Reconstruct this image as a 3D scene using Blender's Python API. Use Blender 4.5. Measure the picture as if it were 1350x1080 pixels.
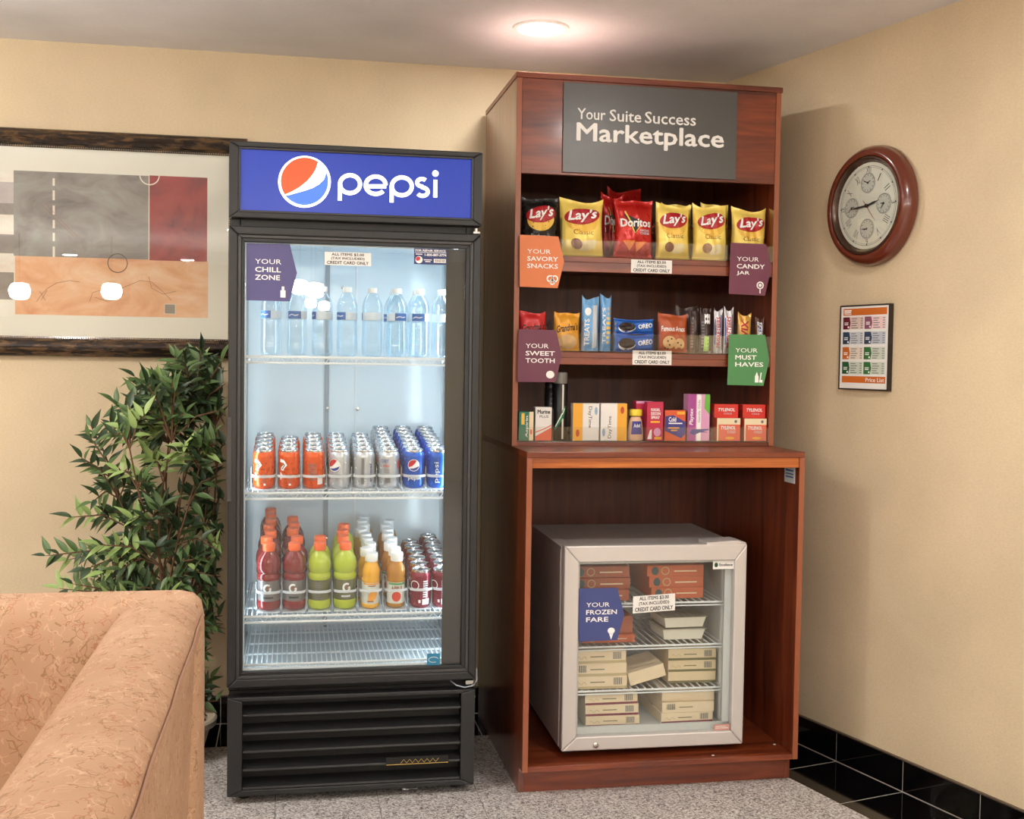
import bpy, bmesh, math, random
from mathutils import Vector, Matrix
from mathutils.geometry import tessellate_polygon

for o in list(bpy.data.objects): bpy.data.objects.remove(o)
SC = bpy.context.scene
COL = SC.collection
PI = math.pi
# ------------------------------------------------------------------ camera
CAM = Vector((-0.40679, -4.38735, 1.34398))
FW = Vector((0.184634, 0.981965, -0.040695)); RT = Vector((0.982783, -0.184178, 0.014698)); UP = Vector((-0.006938, 0.042708, 0.999063))
FPX = 1548.842
cd = bpy.data.cameras.new('camera'); cam = bpy.data.objects.new('camera', cd); COL.objects.link(cam)
cam.matrix_world = Matrix(((RT.x, UP.x, -FW.x, CAM.x), (RT.y, UP.y, -FW.y, CAM.y), (RT.z, UP.z, -FW.z, CAM.z), (0, 0, 0, 1)))
cd.sensor_width = 36; cd.sensor_fit = 'HORIZONTAL'; cd.lens = FPX / 1350 * 36; cd.clip_start = .05
SC.camera = cam
# ------------------------------------------------------------------ world, exposure
w = bpy.data.worlds.new('world'); SC.world = w; w.use_nodes = True
w.node_tree.nodes['Background'].inputs[0].default_value = (1, .93, .84, 1)
w.node_tree.nodes['Background'].inputs[1].default_value = .15
vs = SC.view_settings
vs.view_transform = 'Standard'; vs.look = 'None'; vs.gamma = 1; vs.use_curve_mapping = False
vs.exposure = 0.46
try:
    SC.cycles.transparent_max_bounces = 24; SC.cycles.max_bounces = 10; SC.cycles.caustics_reflective = False; SC.cycles.caustics_refractive = False
except Exception: pass
DOWN_W = 11.5      # watts of each ceiling downlight
CEIL = 2.44

def area_light(name, loc, size, energy, color=(1, .985, .955), rot=(0, 0, 0), shape='DISK', size_y=None, spread=PI, parent=None):
    l = bpy.data.lights.new(name, 'AREA'); l.shape = shape; l.size = size
    if size_y: l.size_y = size_y
    l.energy = energy; l.color = color; l.spread = spread
    o = bpy.data.objects.new(name, l); o.location = loc; o.rotation_euler = rot; COL.objects.link(o)
    if parent: o.parent = parent
    return o

# ------------------------------------------------------------------ pixel -> place helpers (1350 x 1080 frame)
def ray(x, y): return FW + RT * ((x - 675) / FPX) - UP * ((y - 540) / FPX)
def pY(x, y, Y):
    d = ray(x, y); return CAM + d * ((Y - CAM.y) / d.y)
def pZ(x, y, Z):
    d = ray(x, y); return CAM + d * ((Z - CAM.z) / d.z)
def pX(x, y, X):
    d = ray(x, y); return CAM + d * ((X - CAM.x) / d.x)
def xz(x, y, Y):
    p = pY(x, y, Y); return (p.x, p.z)

# ------------------------------------------------------------------ materials
def lin(c):
    out = []
    for v in c[:3]:
        v = v / 255.0
        out.append(v / 12.92 if v <= .04045 else ((v + .055) / 1.055) ** 2.4)
    return tuple(out) + (1,)
MATS = {}
def nd(nt, t, **kw):
    n = nt.nodes.new(t)
    for k, v in kw.items():
        if k in n.inputs: n.inputs[k].default_value = v
        else: setattr(n, k, v)
    return n
def M(name, rgb, rough=.5, metal=0, emit=0, coat=0, spec=.5, trans=0, bump=None, deep=False):
    if name in MATS: return MATS[name]
    m = bpy.data.materials.new(name); m.use_nodes = True; nt = m.node_tree; b = nt.nodes['Principled BSDF']
    b.inputs['Base Color'].default_value = lin(rgb); b.inputs['Roughness'].default_value = rough
    b.inputs['Metallic'].default_value = metal; b.inputs['Coat Weight'].default_value = coat
    b.inputs['Specular IOR Level'].default_value = spec
    # faint procedural unevenness of the gloss
    tc = nd(nt, 'ShaderNodeTexCoord'); nz = nd(nt, 'ShaderNodeTexNoise', Scale=60.0, Detail=2.0)
    mr = nd(nt, 'ShaderNodeMapRange'); mr.inputs[3].default_value = max(0, rough - .04); mr.inputs[4].default_value = min(1, rough + .04)
    nt.links.new(tc.outputs['Object'], nz.inputs['Vector']); nt.links.new(nz.outputs['Fac'], mr.inputs[0]); nt.links.new(mr.outputs[0], b.inputs['Roughness'])
    if bump:
        bn = nd(nt, 'ShaderNodeTexNoise', Scale=bump[0], Detail=3.0); bp = nd(nt, 'ShaderNodeBump', Strength=bump[1], Distance=.002)
        nt.links.new(tc.outputs['Object'], bn.inputs['Vector']); nt.links.new(bn.outputs['Fac'], bp.inputs['Height']); nt.links.new(bp.outputs[0], b.inputs['Normal'])
    if emit:
        b.inputs['Emission Color'].default_value = lin(rgb); b.inputs['Emission Strength'].default_value = emit
    if trans:
        tr = nd(nt, 'ShaderNodeBsdfTransparent'); tr.inputs[0].default_value = tuple((.5 + .5 * c) if not deep else c for c in lin(rgb)[:3]) + (1,)
        mx = nd(nt, 'ShaderNodeMixShader'); mx.inputs[0].default_value = trans; out = nt.nodes['Material Output']
        nt.links.new(b.outputs[0], mx.inputs[1]); nt.links.new(tr.outputs[0], mx.inputs[2]); nt.links.new(mx.outputs[0], out.inputs[0])
    MATS[name] = m; return m
def glass(name, tint=(1, 1, 1), base=.04, rough=.01, edge=.9, power=5.0, gl=(1, 1, 1)):
    m = bpy.data.materials.new(name); m.use_nodes = True; nt = m.node_tree; nt.nodes.remove(nt.nodes['Principled BSDF'])
    out = nt.nodes['Material Output']
    tr = nd(nt, 'ShaderNodeBsdfTransparent'); tr.inputs[0].default_value = tint + (1,)
    g = nd(nt, 'ShaderNodeBsdfGlossy', Roughness=rough); g.inputs[0].default_value = gl + (1,)
    lw = nd(nt, 'ShaderNodeLayerWeight', Blend=.5)
    pw = nd(nt, 'ShaderNodeMath', operation='POWER'); pw.inputs[1].default_value = power
    ma = nd(nt, 'ShaderNodeMath', operation='MULTIPLY_ADD'); ma.inputs[1].default_value = edge; ma.inputs[2].default_value = base
    mx = nd(nt, 'ShaderNodeMixShader')
    nt.links.new(lw.outputs['Facing'], pw.inputs[0]); nt.links.new(pw.outputs[0], ma.inputs[0]); nt.links.new(ma.outputs[0], mx.inputs[0])
    nt.links.new(tr.outputs[0], mx.inputs[1]); nt.links.new(g.outputs[0], mx.inputs[2]); nt.links.new(mx.outputs[0], out.inputs[0])
    MATS[name] = m; return m
def ramp(nt, stops, interp='LINEAR'):
    r = nd(nt, 'ShaderNodeValToRGB'); e = r.color_ramp.elements; r.color_ramp.interpolation = interp
    while len(e) < len(stops): e.new(.5)
    for el, (p, c) in zip(e, stops): el.position = p; el.color = lin(c)
    return r
def tex_mat(name, fn, rough=.5, coat=0, spec=.5, metal=0):
    m = bpy.data.materials.new(name); m.use_nodes = True; nt = m.node_tree; b = nt.nodes['Principled BSDF']
    b.inputs['Roughness'].default_value = rough; b.inputs['Coat Weight'].default_value = coat; b.inputs['Coat Roughness'].default_value = .12; b.inputs['Specular IOR Level'].default_value = spec; b.inputs['Metallic'].default_value = metal
    tc = nd(nt, 'ShaderNodeTexCoord'); fn(nt, b, tc.outputs['Object']); MATS[name] = m; return m
def mapped(nt, vec, scale, rot=(0, 0, 0)):
    mp = nd(nt, 'ShaderNodeMapping'); mp.inputs['Scale'].default_value = scale; mp.inputs['Rotation'].default_value = rot
    nt.links.new(vec, mp.inputs['Vector']); return mp.outputs[0]
def noise(nt, vec, scale, detail=3, rough=.5, dist=0):
    n = nd(nt, 'ShaderNodeTexNoise', Scale=scale, Detail=detail, Roughness=rough, Distortion=dist); nt.links.new(vec, n.inputs['Vector']); return n.outputs['Fac']
def mixc(nt, fac, a, b, blend='MIX'):
    mx = nd(nt, 'ShaderNodeMix', data_type='RGBA', blend_type=blend)
    for i, v in ((0, fac), (6, a), (7, b)):
        if hasattr(v, 'node'): nt.links.new(v, mx.inputs[i])
        elif i == 0: mx.inputs[0].default_value = v
        else: mx.inputs[i].default_value = lin(v)
    return mx.outputs[2]
def bump(nt, b, h, strength=.2, dist=.002):
    bp = nd(nt, 'ShaderNodeBump', Strength=strength, Distance=dist); nt.links.new(h, bp.inputs['Height']); nt.links.new(bp.outputs[0], b.inputs['Normal'])

def wood_fn(scale, rot=(0, 0, 0), dark=(74, 28, 14), mid=(118, 52, 26), light=(148, 72, 36)):
    def fn(nt, b, v):
        mv = mapped(nt, v, scale, rot)
        n1 = noise(nt, mv, 3.0, 6, .62, .6)
        r = ramp(nt, [(.28, dark), (.5, mid), (.74, light)]); nt.links.new(n1, r.inputs[0])
        n2 = noise(nt, mv, 14.0, 3, .6)
        nt.links.new(mixc(nt, .35, r.outputs[0], (255, 255, 255), 'MIX') if False else r.outputs[0], b.inputs['Base Color'])
        bump(nt, b, n2, .08, .001)
    return fn
tex_mat('wood_v', wood_fn((9, 9, .7)), .28, coat=.8)
tex_mat('wood_h', wood_fn((.7, 9, 9)), .32, coat=.25)
tex_mat('wood_back', wood_fn((9, 9, .7), dark=(70, 32, 18), mid=(96, 46, 25), light=(114, 58, 31)), .45)
M('wood_edge', (150, 84, 54), .35, coat=.2, bump=(200, .05))
def wall_fn(c1, c2):
    def fn(nt, b, v):
        a = noise(nt, mapped(nt, v, (30, 30, 90)), 4.0, 4, .6)
        c = noise(nt, v, 2.2, 3)
        r = ramp(nt, [(.3, c1), (.7, c2)]); nt.links.new(a, r.inputs[0])
        col = mixc(nt, .35, r.outputs[0], r.outputs[0])
        r2 = ramp(nt, [(.3, (236, 236, 236)), (.7, (255, 255, 255))]); nt.links.new(c, r2.inputs[0])
        nt.links.new(mixc(nt, 1.0, r.outputs[0], r2.outputs[0], 'MULTIPLY'), b.inputs['Base Color'])
        bump(nt, b, a, .12, .002)
    return fn
tex_mat('wallpaper', wall_fn((214, 193, 158), (227, 207, 173)), .72)
tex_mat('ceiling_paint', wall_fn((238, 234, 234), (243, 240, 240)), .8)
def granite_fn(nt, b, v):
    vo = nd(nt, 'ShaderNodeTexVoronoi', Scale=210.0); nt.links.new(v, vo.inputs['Vector'])
    sep = nd(nt, 'ShaderNodeSeparateColor'); nt.links.new(vo.outputs['Color'], sep.inputs[0])
    r = ramp(nt, [(0, (92, 88, 88)), (.12, (166, 160, 156)), (.34, (206, 200, 196)), (.62, (224, 219, 214)), (.85, (240, 237, 234))], 'CONSTANT'); nt.links.new(sep.outputs[0], r.inputs[0])
    n = noise(nt, v, 90.0, 3, .7); r2 = ramp(nt, [(.35, (150, 146, 144)), (.55, (255, 255, 255))]); nt.links.new(n, r2.inputs[0])
    nt.links.new(mixc(nt, .6, r.outputs[0], r2.outputs[0], 'MULTIPLY'), b.inputs['Base Color'])
tex_mat('granite', granite_fn, .28)
M('grout_grey', (128, 122, 116), .8); M('grout_white', (214, 208, 198), .7)
M('black_tile', (9, 9, 10), .06, spec=.6)
M('edge_metal', (120, 106, 92), .35, .8)

# ------------------------------------------------------------------ mesh building
WL = {}
class MB:
    def __init__(s): s.v = []; s.f = []
    def add(s, vs, fs):
        n = len(s.v); s.v += [tuple(v) for v in vs]; s.f += [tuple(i + n for i in f) for f in fs]; return s
    def box(s, x0, x1, y0, y1, z0, z1):
        return s.add([(x0, y0, z0), (x1, y0, z0), (x1, y1, z0), (x0, y1, z0), (x0, y0, z1), (x1, y0, z1), (x1, y1, z1), (x0, y1, z1)],
                     [(3, 2, 1, 0), (4, 5, 6, 7), (0, 1, 5, 4), (1, 2, 6, 5), (2, 3, 7, 6), (3, 0, 4, 7)])
    def prism(s, pts, fn, a, b):
        """pts 2-D outline; fn(u, v, t) -> 3-D point; extruded from t=a to t=b"""
        n = len(pts); vs = [fn(u, v, a) for u, v in pts] + [fn(u, v, b) for u, v in pts]
        tri = [tuple(t) for t in tessellate_polygon([[Vector((u, v, 0)) for u, v in pts]])]
        fs = [t for t in tri] + [tuple(i + n for i in reversed(t)) for t in tri]
        fs += [(i, (i + 1) % n, n + (i + 1) % n, n + i) for i in range(n)]
        return s.add(vs, fs)
    def lathe(s, prof, n=24, c=(0, 0, 0), axis='z', caps=True):
        vs = []
        for r, z in prof:
            for i in range(n):
                a = 2 * PI * i / n
                p = (r * math.cos(a), r * math.sin(a), z)
                if axis == 'y': p = (r * math.cos(a), -z, r * math.sin(a))
                vs.append((p[0] + c[0], p[1] + c[1], p[2] + c[2]))
        fs = []
        for k in range(len(prof) - 1):
            for i in range(n):
                j = (i + 1) % n; fs.append((k * n + i, k * n + j, (k + 1) * n + j, (k + 1) * n + i))
        if caps and prof[0][0] > 1e-6: fs.append(tuple(reversed(range(n))))
        if caps and prof[-1][0] > 1e-6: fs.append(tuple((len(prof) - 1) * n + i for i in range(n)))
        return s.add(vs, fs)
    def tube(s, pts, r, n=6, closed=False):
        pts = [Vector(p) for p in pts]; N = len(pts); vs = []
        for i, p in enumerate(pts):
            a = pts[(i - 1) % N] if (closed or i > 0) else p; b = pts[(i + 1) % N] if (closed or i < N - 1) else p
            t = (b - a).normalized() if (b - a).length > 1e-9 else Vector((0, 0, 1))
            up = Vector((0, 0, 1)) if abs(t.z) < .9 else Vector((1, 0, 0))
            u = t.cross(up).normalized(); v = u.cross(t)
            rr = r[i] if isinstance(r, (list, tuple)) else r
            for k in range(n):
                an = 2 * PI * k / n; vs.append(p + u * (rr * math.cos(an)) + v * (rr * math.sin(an)))
        fs = []
        for i in range(N if closed else N - 1):
            for k in range(n):
                a = i * n + k; b = i * n + (k + 1) % n; j = (i + 1) % N
                fs.append((a, b, j * n + (k + 1) % n, j * n + k))
        if not closed: fs += [tuple(reversed(range(n))), tuple((N - 1) * n + k for k in range(n))]
        return s.add(vs, fs)
    def mesh(s, name, mat, off=None, smooth=0):
        vs = s.v if off is None else [(v[0] - off[0], v[1] - off[1], v[2] - off[2]) for v in s.v]
        me = bpy.data.meshes.new(name); me.from_pydata(vs, [], s.f); me.update()
        bm = bmesh.new(); bm.from_mesh(me); bmesh.ops.recalc_face_normals(bm, faces=bm.faces); bm.to_mesh(me); bm.free()
        me.materials.append(MATS[mat])
        if smooth:
            me.shade_smooth()
            me.set_sharp_from_angle(angle=math.radians(smooth))
        return me
    def build(s, name, mat, parent=None, world=False, smooth=0, bev=0, label=None):
        off = WL.get(parent.name) if (world and parent) else None
        o = bpy.data.objects.new(name, s.mesh(name, mat, off, smooth)); COL.objects.link(o)
        if parent: o.parent = parent; WL[o.name] = WL.get(parent.name, Vector((0, 0, 0)))
        else: WL[o.name] = Vector((0, 0, 0))
        if bev:
            md = o.modifiers.new('bevel', 'BEVEL'); md.width = bev; md.segments = 2; md.limit_method = 'ANGLE'
        if label: o['label'] = label
        return o
def box(name, mat, b, parent=None, world=False, bev=0, label=None): return MB().box(*b).build(name, mat, parent, world, 0, bev, label)
def tag(o, label, cat, group=None):
    o['label'] = label; o['category'] = cat
    if group: o['group'] = group
    return o
def thing(name, loc, label, cat, group=None, rz=0):
    o = bpy.data.objects.new(name, None); o.empty_display_size = .05; COL.objects.link(o); o.location = loc; o.rotation_euler = (0, 0, rz)
    WL[o.name] = Vector(loc); return tag(o, label, cat, group)
def struct(o): o['kind'] = 'structure'; return o
def copy_tree(o, parent=None):
    c = o.copy(); COL.objects.link(c); c.parent = parent
    WL[c.name] = WL.get(o.name, Vector((0, 0, 0)))
    for ch in [x for x in KIDS.get(o.name, o.children)]: copy_tree(ch, c)
    return c
KIDS = {}
def freeze(o):
    KIDS[o.name] = list(o.children)
    for c in o.children: KIDS[c.name] = list(c.children); [KIDS.__setitem__(g.name, []) for g in c.children]
    return o

# ------------------------------------------------------------------ flat prints laid on a surface
def d_rect(x0, z0, x1, z1, nx=1, nz=1):
    vs = [(x0 + (x1 - x0) * i / nx, z0 + (z1 - z0) * j / nz) for j in range(nz + 1) for i in range(nx + 1)]
    return vs, [(j * (nx + 1) + i, j * (nx + 1) + i + 1, (j + 1) * (nx + 1) + i + 1, (j + 1) * (nx + 1) + i) for j in range(nz) for i in range(nx)]
def d_ell(cx, cz, rx, rz, n=20, rings=2, rot=0):
    vs = [(cx, cz)]; fs = []; c, s = math.cos(rot), math.sin(rot)
    for k in range(1, rings + 1):
        for i in range(n):
            a = 2 * PI * i / n; x, z = rx * math.cos(a) * k / rings, rz * math.sin(a) * k / rings
            vs.append((cx + x * c - z * s, cz + x * s + z * c))
    for i in range(n):
        j = (i + 1) % n; fs.append((0, 1 + i, 1 + j))
        for k in range(rings - 1): fs.append((1 + k * n + i, 1 + (k + 1) * n + i, 1 + (k + 1) * n + j, 1 + k * n + j))
    return vs, fs
def d_poly(pts): return list(pts), [tuple(t) for t in tessellate_polygon([[Vector((x, z, 0)) for x, z in pts]])]
def d_line(pts, wd, closed=False):
    N = len(pts); vs = []; P = [Vector(p) for p in pts]
    for i in range(N):
        a = P[(i - 1) % N] if (closed or i > 0) else P[i]; b = P[(i + 1) % N] if (closed or i < N - 1) else P[i]
        t = (b - a); t = t.normalized() if t.length > 1e-9 else Vector((1, 0)); n = Vector((-t.y, t.x)) * (wd / 2)
        vs += [tuple(P[i] + n), tuple(P[i] - n)]
    fs = [(2 * i, 2 * i + 1, 2 * ((i + 1) % N) + 1, 2 * ((i + 1) % N)) for i in range(N if closed else N - 1)]
    return vs, fs
def arc(cx, cz, rx, rz, a0, a1, n=16): return [(cx + rx * math.cos(math.radians(a0 + (a1 - a0) * i / n)), cz + rz * math.sin(math.radians(a0 + (a1 - a0) * i / n))) for i in range(n + 1)]
def d_ring(cx, cz, r, wd, n=24): return d_line(arc(cx, cz, r, r, 0, 360 - 360 / n, n - 1), wd, True)
TXT = {}
def raw_text(s, bold):
    k = (s, bold)
    if k not in TXT:
        c = bpy.data.curves.new('t', 'FONT'); c.body = s; c.size = 1; c.resolution_u = 2; c.offset = min(0, bold)
        o = bpy.data.objects.new('t', c); COL.objects.link(o)
        dg = bpy.context.evaluated_depsgraph_get(); me = bpy.data.meshes.new_from_object(o.evaluated_get(dg))
        vs = [(v.co.x, v.co.y) for v in me.vertices]; fs = [tuple(p.vertices) for p in me.polygons]
        bpy.data.objects.remove(o); bpy.data.curves.remove(c); bpy.data.meshes.remove(me)
        if bold > 0:
            n = len(vs); sh = ((-bold, 0), (bold, 0), (0, bold), (0, -bold))
            fs = [tuple(i + n * q for i in f) for q in range(4) for f in fs]; vs = [(x + a, y + b, .00012 * q) for q, (a, b) in enumerate(sh) for x, y in vs]
        TXT[k] = (vs, fs)
    return TXT[k]
def d_text(s, x0, z0, x1, z1, bold=.0, rot=0, shear=0, tilt=0):
    """text fitted into the box; rot 90 = reading upwards, -90 = downwards"""
    vs, fs = raw_text(s, bold)
    ly = [v[2] if len(v) > 2 else 0 for v in vs]; vs = [(v[0] + shear * v[1], v[1]) for v in vs]
    if rot == 90: vs = [(-y, x) for x, y in vs]
    if rot == -90: vs = [(y, -x) for x, y in vs]
    ax = min(v[0] for v in vs); bx = max(v[0] for v in vs); az = min(v[1] for v in vs); bz = max(v[1] for v in vs)
    sx = (x1 - x0) / max(1e-6, bx - ax); sz = (z1 - z0) / max(1e-6, bz - az)
    out = [(x0 + (x - ax) * sx, z0 + (z - az) * sz) for x, z in vs]
    if tilt: out = [(x, z + tilt * (x - (x0 + x1) / 2)) for x, z in out]
    return [(x, z, l) for (x, z), l in zip(out, ly)], fs
def d_join(*ds):
    V, F = [], []
    for vs, fs in ds: n = len(V); V += vs; F += [tuple(i + n for i in f) for f in fs]
    return V, F
def d_shift(d, dx, dz): return [(x + dx, z + dz) for x, z in d[0]], d[1]
def decal(d, name, mat, parent, mp, e=.0006, world=False, label=None):
    m = MB(); m.add([mp(v[0], v[1], e + (v[2] if len(v) > 2 else 0)) for v in d[0]], d[1])
    off = WL.get(parent.name) if world else None
    vs = m.v if off is None else [(v[0] - off[0], v[1] - off[1], v[2] - off[2]) for v in m.v]
    me = bpy.data.meshes.new(name); me.from_pydata(vs, [], m.f); me.update(); me.materials.append(MATS[mat])
    o = bpy.data.objects.new(name, me); COL.objects.link(o); o.parent = parent; WL[o.name] = WL.get(parent.name, Vector((0, 0, 0)))
    if label: o['label'] = label
    return o
def dens(d, mx):     # split long faces so that a print follows a curved surface
    bm = bmesh.new(); V = [bm.verts.new((v[0], v[1], v[2] if len(v) > 2 else 0)) for v in d[0]]
    for f in d[1]:
        try: bm.faces.new([V[i] for i in f])
        except Exception: pass
    bmesh.ops.triangulate(bm, faces=bm.faces)
    for _ in range(4):
        es = [e for e in bm.edges if e.calc_length() > mx]
        if not es: break
        bmesh.ops.subdivide_edges(bm, edges=es, cuts=1, use_grid_fill=False); bmesh.ops.triangulate(bm, faces=bm.faces)
    bm.verts.index_update(); out = [(v.co.x, v.co.y, v.co.z) for v in bm.verts], [tuple(v.index for v in f.verts) for f in bm.faces]; bm.free(); return out
def on_plane(Y): return lambda x, z, e: (x, Y - e, z)
def on_cyl(R): return lambda x, z, e: ((R + e) * math.sin(x / R), -(R + e) * math.cos(x / R), z)
ORD = ['', 'front', 'second', 'third', 'fourth', 'fifth', 'sixth', 'seventh', 'eighth', 'ninth', 'tenth']
# ------------------------------------------------------------------ the room
ANG = .258177; XC = 1.24574                       # right wall leaves the corner at this angle
DR = Vector((math.sin(ANG), -math.cos(ANG), 0)); NR = Vector((-math.cos(ANG), -math.sin(ANG), 0)); CO = Vector((XC, 0, 0))
RZ = -(PI / 2 - ANG)
def onR(x, y, off=0):
    d = ray(x, y); t = (off - (CAM - CO).dot(NR)) / d.dot(NR); P = CAM + d * t; return ((P - CO).dot(DR), P.z)
YR = -10.2; XL = -4.6
XE = XC + DR.x * (YR / DR.y)
def quadwall(name, a, b, z0, z1, n, th, mat):
    a = Vector(a); b = Vector(b); n = Vector(n) * -th
    m = MB(); P = [a, b, b + n, a + n]
    m.add([(p.x, p.y, z0) for p in P] + [(p.x, p.y, z1) for p in P], [(3, 2, 1, 0), (4, 5, 6, 7), (0, 1, 5, 4), (1, 2, 6, 5), (2, 3, 7, 6), (3, 0, 4, 7)])
    return struct(m.build(name, mat))
quadwall('wall_back', (XL, 0, 0), (XC, 0, 0), 0, CEIL, (0, -1, 0), .1, 'wallpaper')
quadwall('wall_right', (XC, 0, 0), (XE, YR, 0), 0, CEIL, NR, .1, 'wallpaper')
quadwall('wall_left', (XL, YR, 0), (XL, 0, 0), 0, CEIL, (1, 0, 0), .1, 'wallpaper')
quadwall('wall_rear', (XE, YR, 0), (XL, YR, 0), 0, CEIL, (0, 1, 0), .1, 'wallpaper')
struct(MB().prism([(XL - .1, .1), (XL - .1, YR - .1), (XE + .15, YR - .1), (XC + .12, .1)], lambda u, v, t: (u, v, t), CEIL, CEIL + .1).build('ceiling', 'ceiling_paint'))
floor = struct(MB().prism([(XL - .1, .1), (XL - .1, YR - .1), (XE + .15, YR - .1), (XC + .12, .1)], lambda u, v, t: (u, v, t), -.1, -.002).build('floor', 'grout_grey'))
# granite floor tiles, cut along the black border beside the right wall
TP = .309; G = .0012; BW = .26; BB = -.268
def clip(poly, n, d):
    out = []
    for i in range(len(poly)):
        a, b = poly[i], poly[(i + 1) % len(poly)]; da = a[0] * n[0] + a[1] * n[1] - d; db = b[0] * n[0] + b[1] * n[1] - d
        if da >= 0: out.append(a)
        if (da >= 0) != (db >= 0): t = da / (da - db); out.append((a[0] + (b[0] - a[0]) * t, a[1] + (b[1] - a[1]) * t))
    return out
tile_me = MB().box(-TP / 2 + G, TP / 2 - G, -TP / 2 + G, TP / 2 - G, -.003, 0).mesh('granite_tile', 'granite')
cells = []
dlim = (CO + NR * BW).x * NR.x + (CO + NR * BW).y * NR.y
for i in range(-16, 14):
    for j in range(0, 33):
        x0 = .172 + i * TP; y1 = BB - j * TP; p = [(x0 + G, y1 - TP + G), (x0 + TP - G, y1 - TP + G), (x0 + TP - G, y1 - G), (x0 + G, y1 - G)]
        if x0 + TP < XL or y1 < YR: continue
        q = clip(p, (NR.x, NR.y), dlim)
        if len(q) < 3: continue
        cells.append(((Vector((x0 + TP / 2, y1 - TP / 2)) - Vector((.2, -1.4))).length, x0, y1, q, q == p))
cells.sort(key=lambda c: c[0])
rest = MB()
for k, (d, x0, y1, q, full) in enumerate(cells):
    if k < 260:
        if full:
            o = bpy.data.objects.new('granite_tile', tile_me); COL.objects.link(o); o.location = (x0 + TP / 2, y1 - TP / 2, 0)
        else:
            cx, cy = q[0]; o = MB().prism([(a - cx, b - cy) for a, b in q], lambda u, v, t: (u, v, t), -.003, 0).build('granite_tile', 'granite'); o.location = (cx, cy, 0)
        o.parent = floor
    else: rest.prism(q, lambda u, v, t: (u, v, t), -.003, 0)
rest.build('granite_tile_field', 'granite', floor)['kind'] = 'stuff'
# black border tiles on white grout
def wallp(s, n, z): P = CO + DR * s + NR * n; return (P.x, P.y, z)
MB().prism([(.36, 0), (9.5, 0), (9.5, BW), (.36, BW)], lambda u, v, t: wallp(u, v, t), -.003, -.0006).build('border_grout', 'grout_white', floor)
MB().box(XL, XC - .3, BB, 0, -.003, -.0006).build('border_grout', 'grout_white', floor)
s = .735 - .31
k = 0
while s < 6:
    MB().prism([(s + .002, .010), (s + .308, .010), (s + .308, BW), (s + .002, BW)], lambda u, v, t: wallp(u, v, t), -.003, 0).build('border_tile', 'black_tile', floor); s += .31
x = XC - .35
while x > XL + .3:
    MB().box(x - .308, x - .002, BB, -.010, -.003, 0).build('border_tile', 'black_tile', floor); x -= .31
# tiled baseboards with a metal edge
BH = .104
def baseboard(name, fn, s0, s1, first):
    base = struct(MB().prism([(s0, 0), (s1, 0), (s1, .008), (s0, .008)], lambda u, v, t: fn(u, v, t), 0, BH - .004).build(name, 'grout_white'))
    MB().prism([(s0, 0), (s1, 0), (s1, .012), (s0, .012)], lambda u, v, t: fn(u, v, t), BH - .004, BH).build('edge_strip', 'edge_metal', base, label='thin metal strip along the top of the tiles')
    s = first
    while s < s1:
        a, b = max(s, s0) + .0018, min(s + .31, s1) - .0018
        if b - a > .02: MB().prism([(a, .007), (b, .007), (b, .010), (a, .010)], lambda u, v, t: fn(u, v, t), .003, BH - .0045).build('baseboard_tile', 'black_tile', base)
        s += .31
baseboard('baseboard_right', wallp, .02, 6.0, .735 - .31 * 3)
baseboard('baseboard_back', lambda u, v, t: (XC - u, -v, t), .02, XC - XL, .04)

# ------------------------------------------------------------------ ceiling downlights, lamps mirrored in the glass, added unseen fill lamps
GLOBE = 78.0
M('trim_white', (232, 228, 224), .4); M('lamp_glow', (255, 250, 242), .5, emit=14); M('shade_glow', (255, 251, 244), .5, emit=GLOBE); M('rod_metal', (120, 100, 80), .3, 1)
def downlight(x, y, label, watts):
    t = thing('ceiling_downlight', (x, y, CEIL), label, 'ceiling light', 'recessed ceiling downlights')
    MB().lathe([(.074, -.002), (.078, -.007), (.092, -.006), (.094, 0), (.074, 0), (.074, -.002)], 32, caps=False).build('trim_ring', 'trim_white', t, smooth=40)
    MB().lathe([(.0, -.0035), (.073, -.0035), (.073, 0), (0, 0)], 32).build('lens', 'lamp_glow', t)
    area_light('downlight_lamp', (0, 0, -.009), .15, watts, parent=t)
    return t
downlight(.389, -.568, 'glowing round recessed downlight in the ceiling above the wooden cabinet', DOWN_W * .55)
for x, y, lb in [(-2.78, -9.14, 'downlight mirrored in the grey part of the framed picture'), (-1.567, -9.39, 'downlight mirrored in the red part of the framed picture')]:
    downlight(x, y, lb, DOWN_W)
for i, (x, y) in enumerate([(-1.5, -1.6), (.9, -2.3), (-2.9, -2.6), (-.2, -4.9), (1.5, -4.6), (-3.5, -5.6), (-.88, -6.0), (1.6, -7.0)]):  # invented downlights out of view, added to fill the room with light
    downlight(x, y, ['added unseen fill downlight in front of the framed picture', 'added unseen fill downlight in front of the round clock', 'added unseen fill downlight over the far end of the sofa', 'added unseen fill downlight over the middle of the room',
                     'added unseen fill downlight by the right wall behind the viewer', 'added unseen fill downlight by the left wall behind the viewer', 'added unseen fill downlight in the rear half of the room', 'added unseen fill downlight in the rear corner by the right wall'][i], DOWN_W)
def pendant(x, y, z, label, k=1.0):
    t = thing('pendant_lamp', (x, y, z), label, 'pendant lamp', 'globe pendant lamps')
    MB().tube([(0, 0, .08 * k), (0, 0, CEIL - z)], .006).build('rod', 'rod_metal', t)
    MB().lathe([(r * k, h * k) for r, h in ((.02, .075), (.075, .06), (.095, .0), (.08, -.055), (.05, -.075), (0, -.08))], 20).build('globe_shade', 'shade_glow', t, smooth=60)
    MB().lathe([(r * k, h * k) for r, h in ((0, .1), (.03, .09), (.035, .07), (0, .07))], 16).build('cap', 'rod_metal', t)
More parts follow.
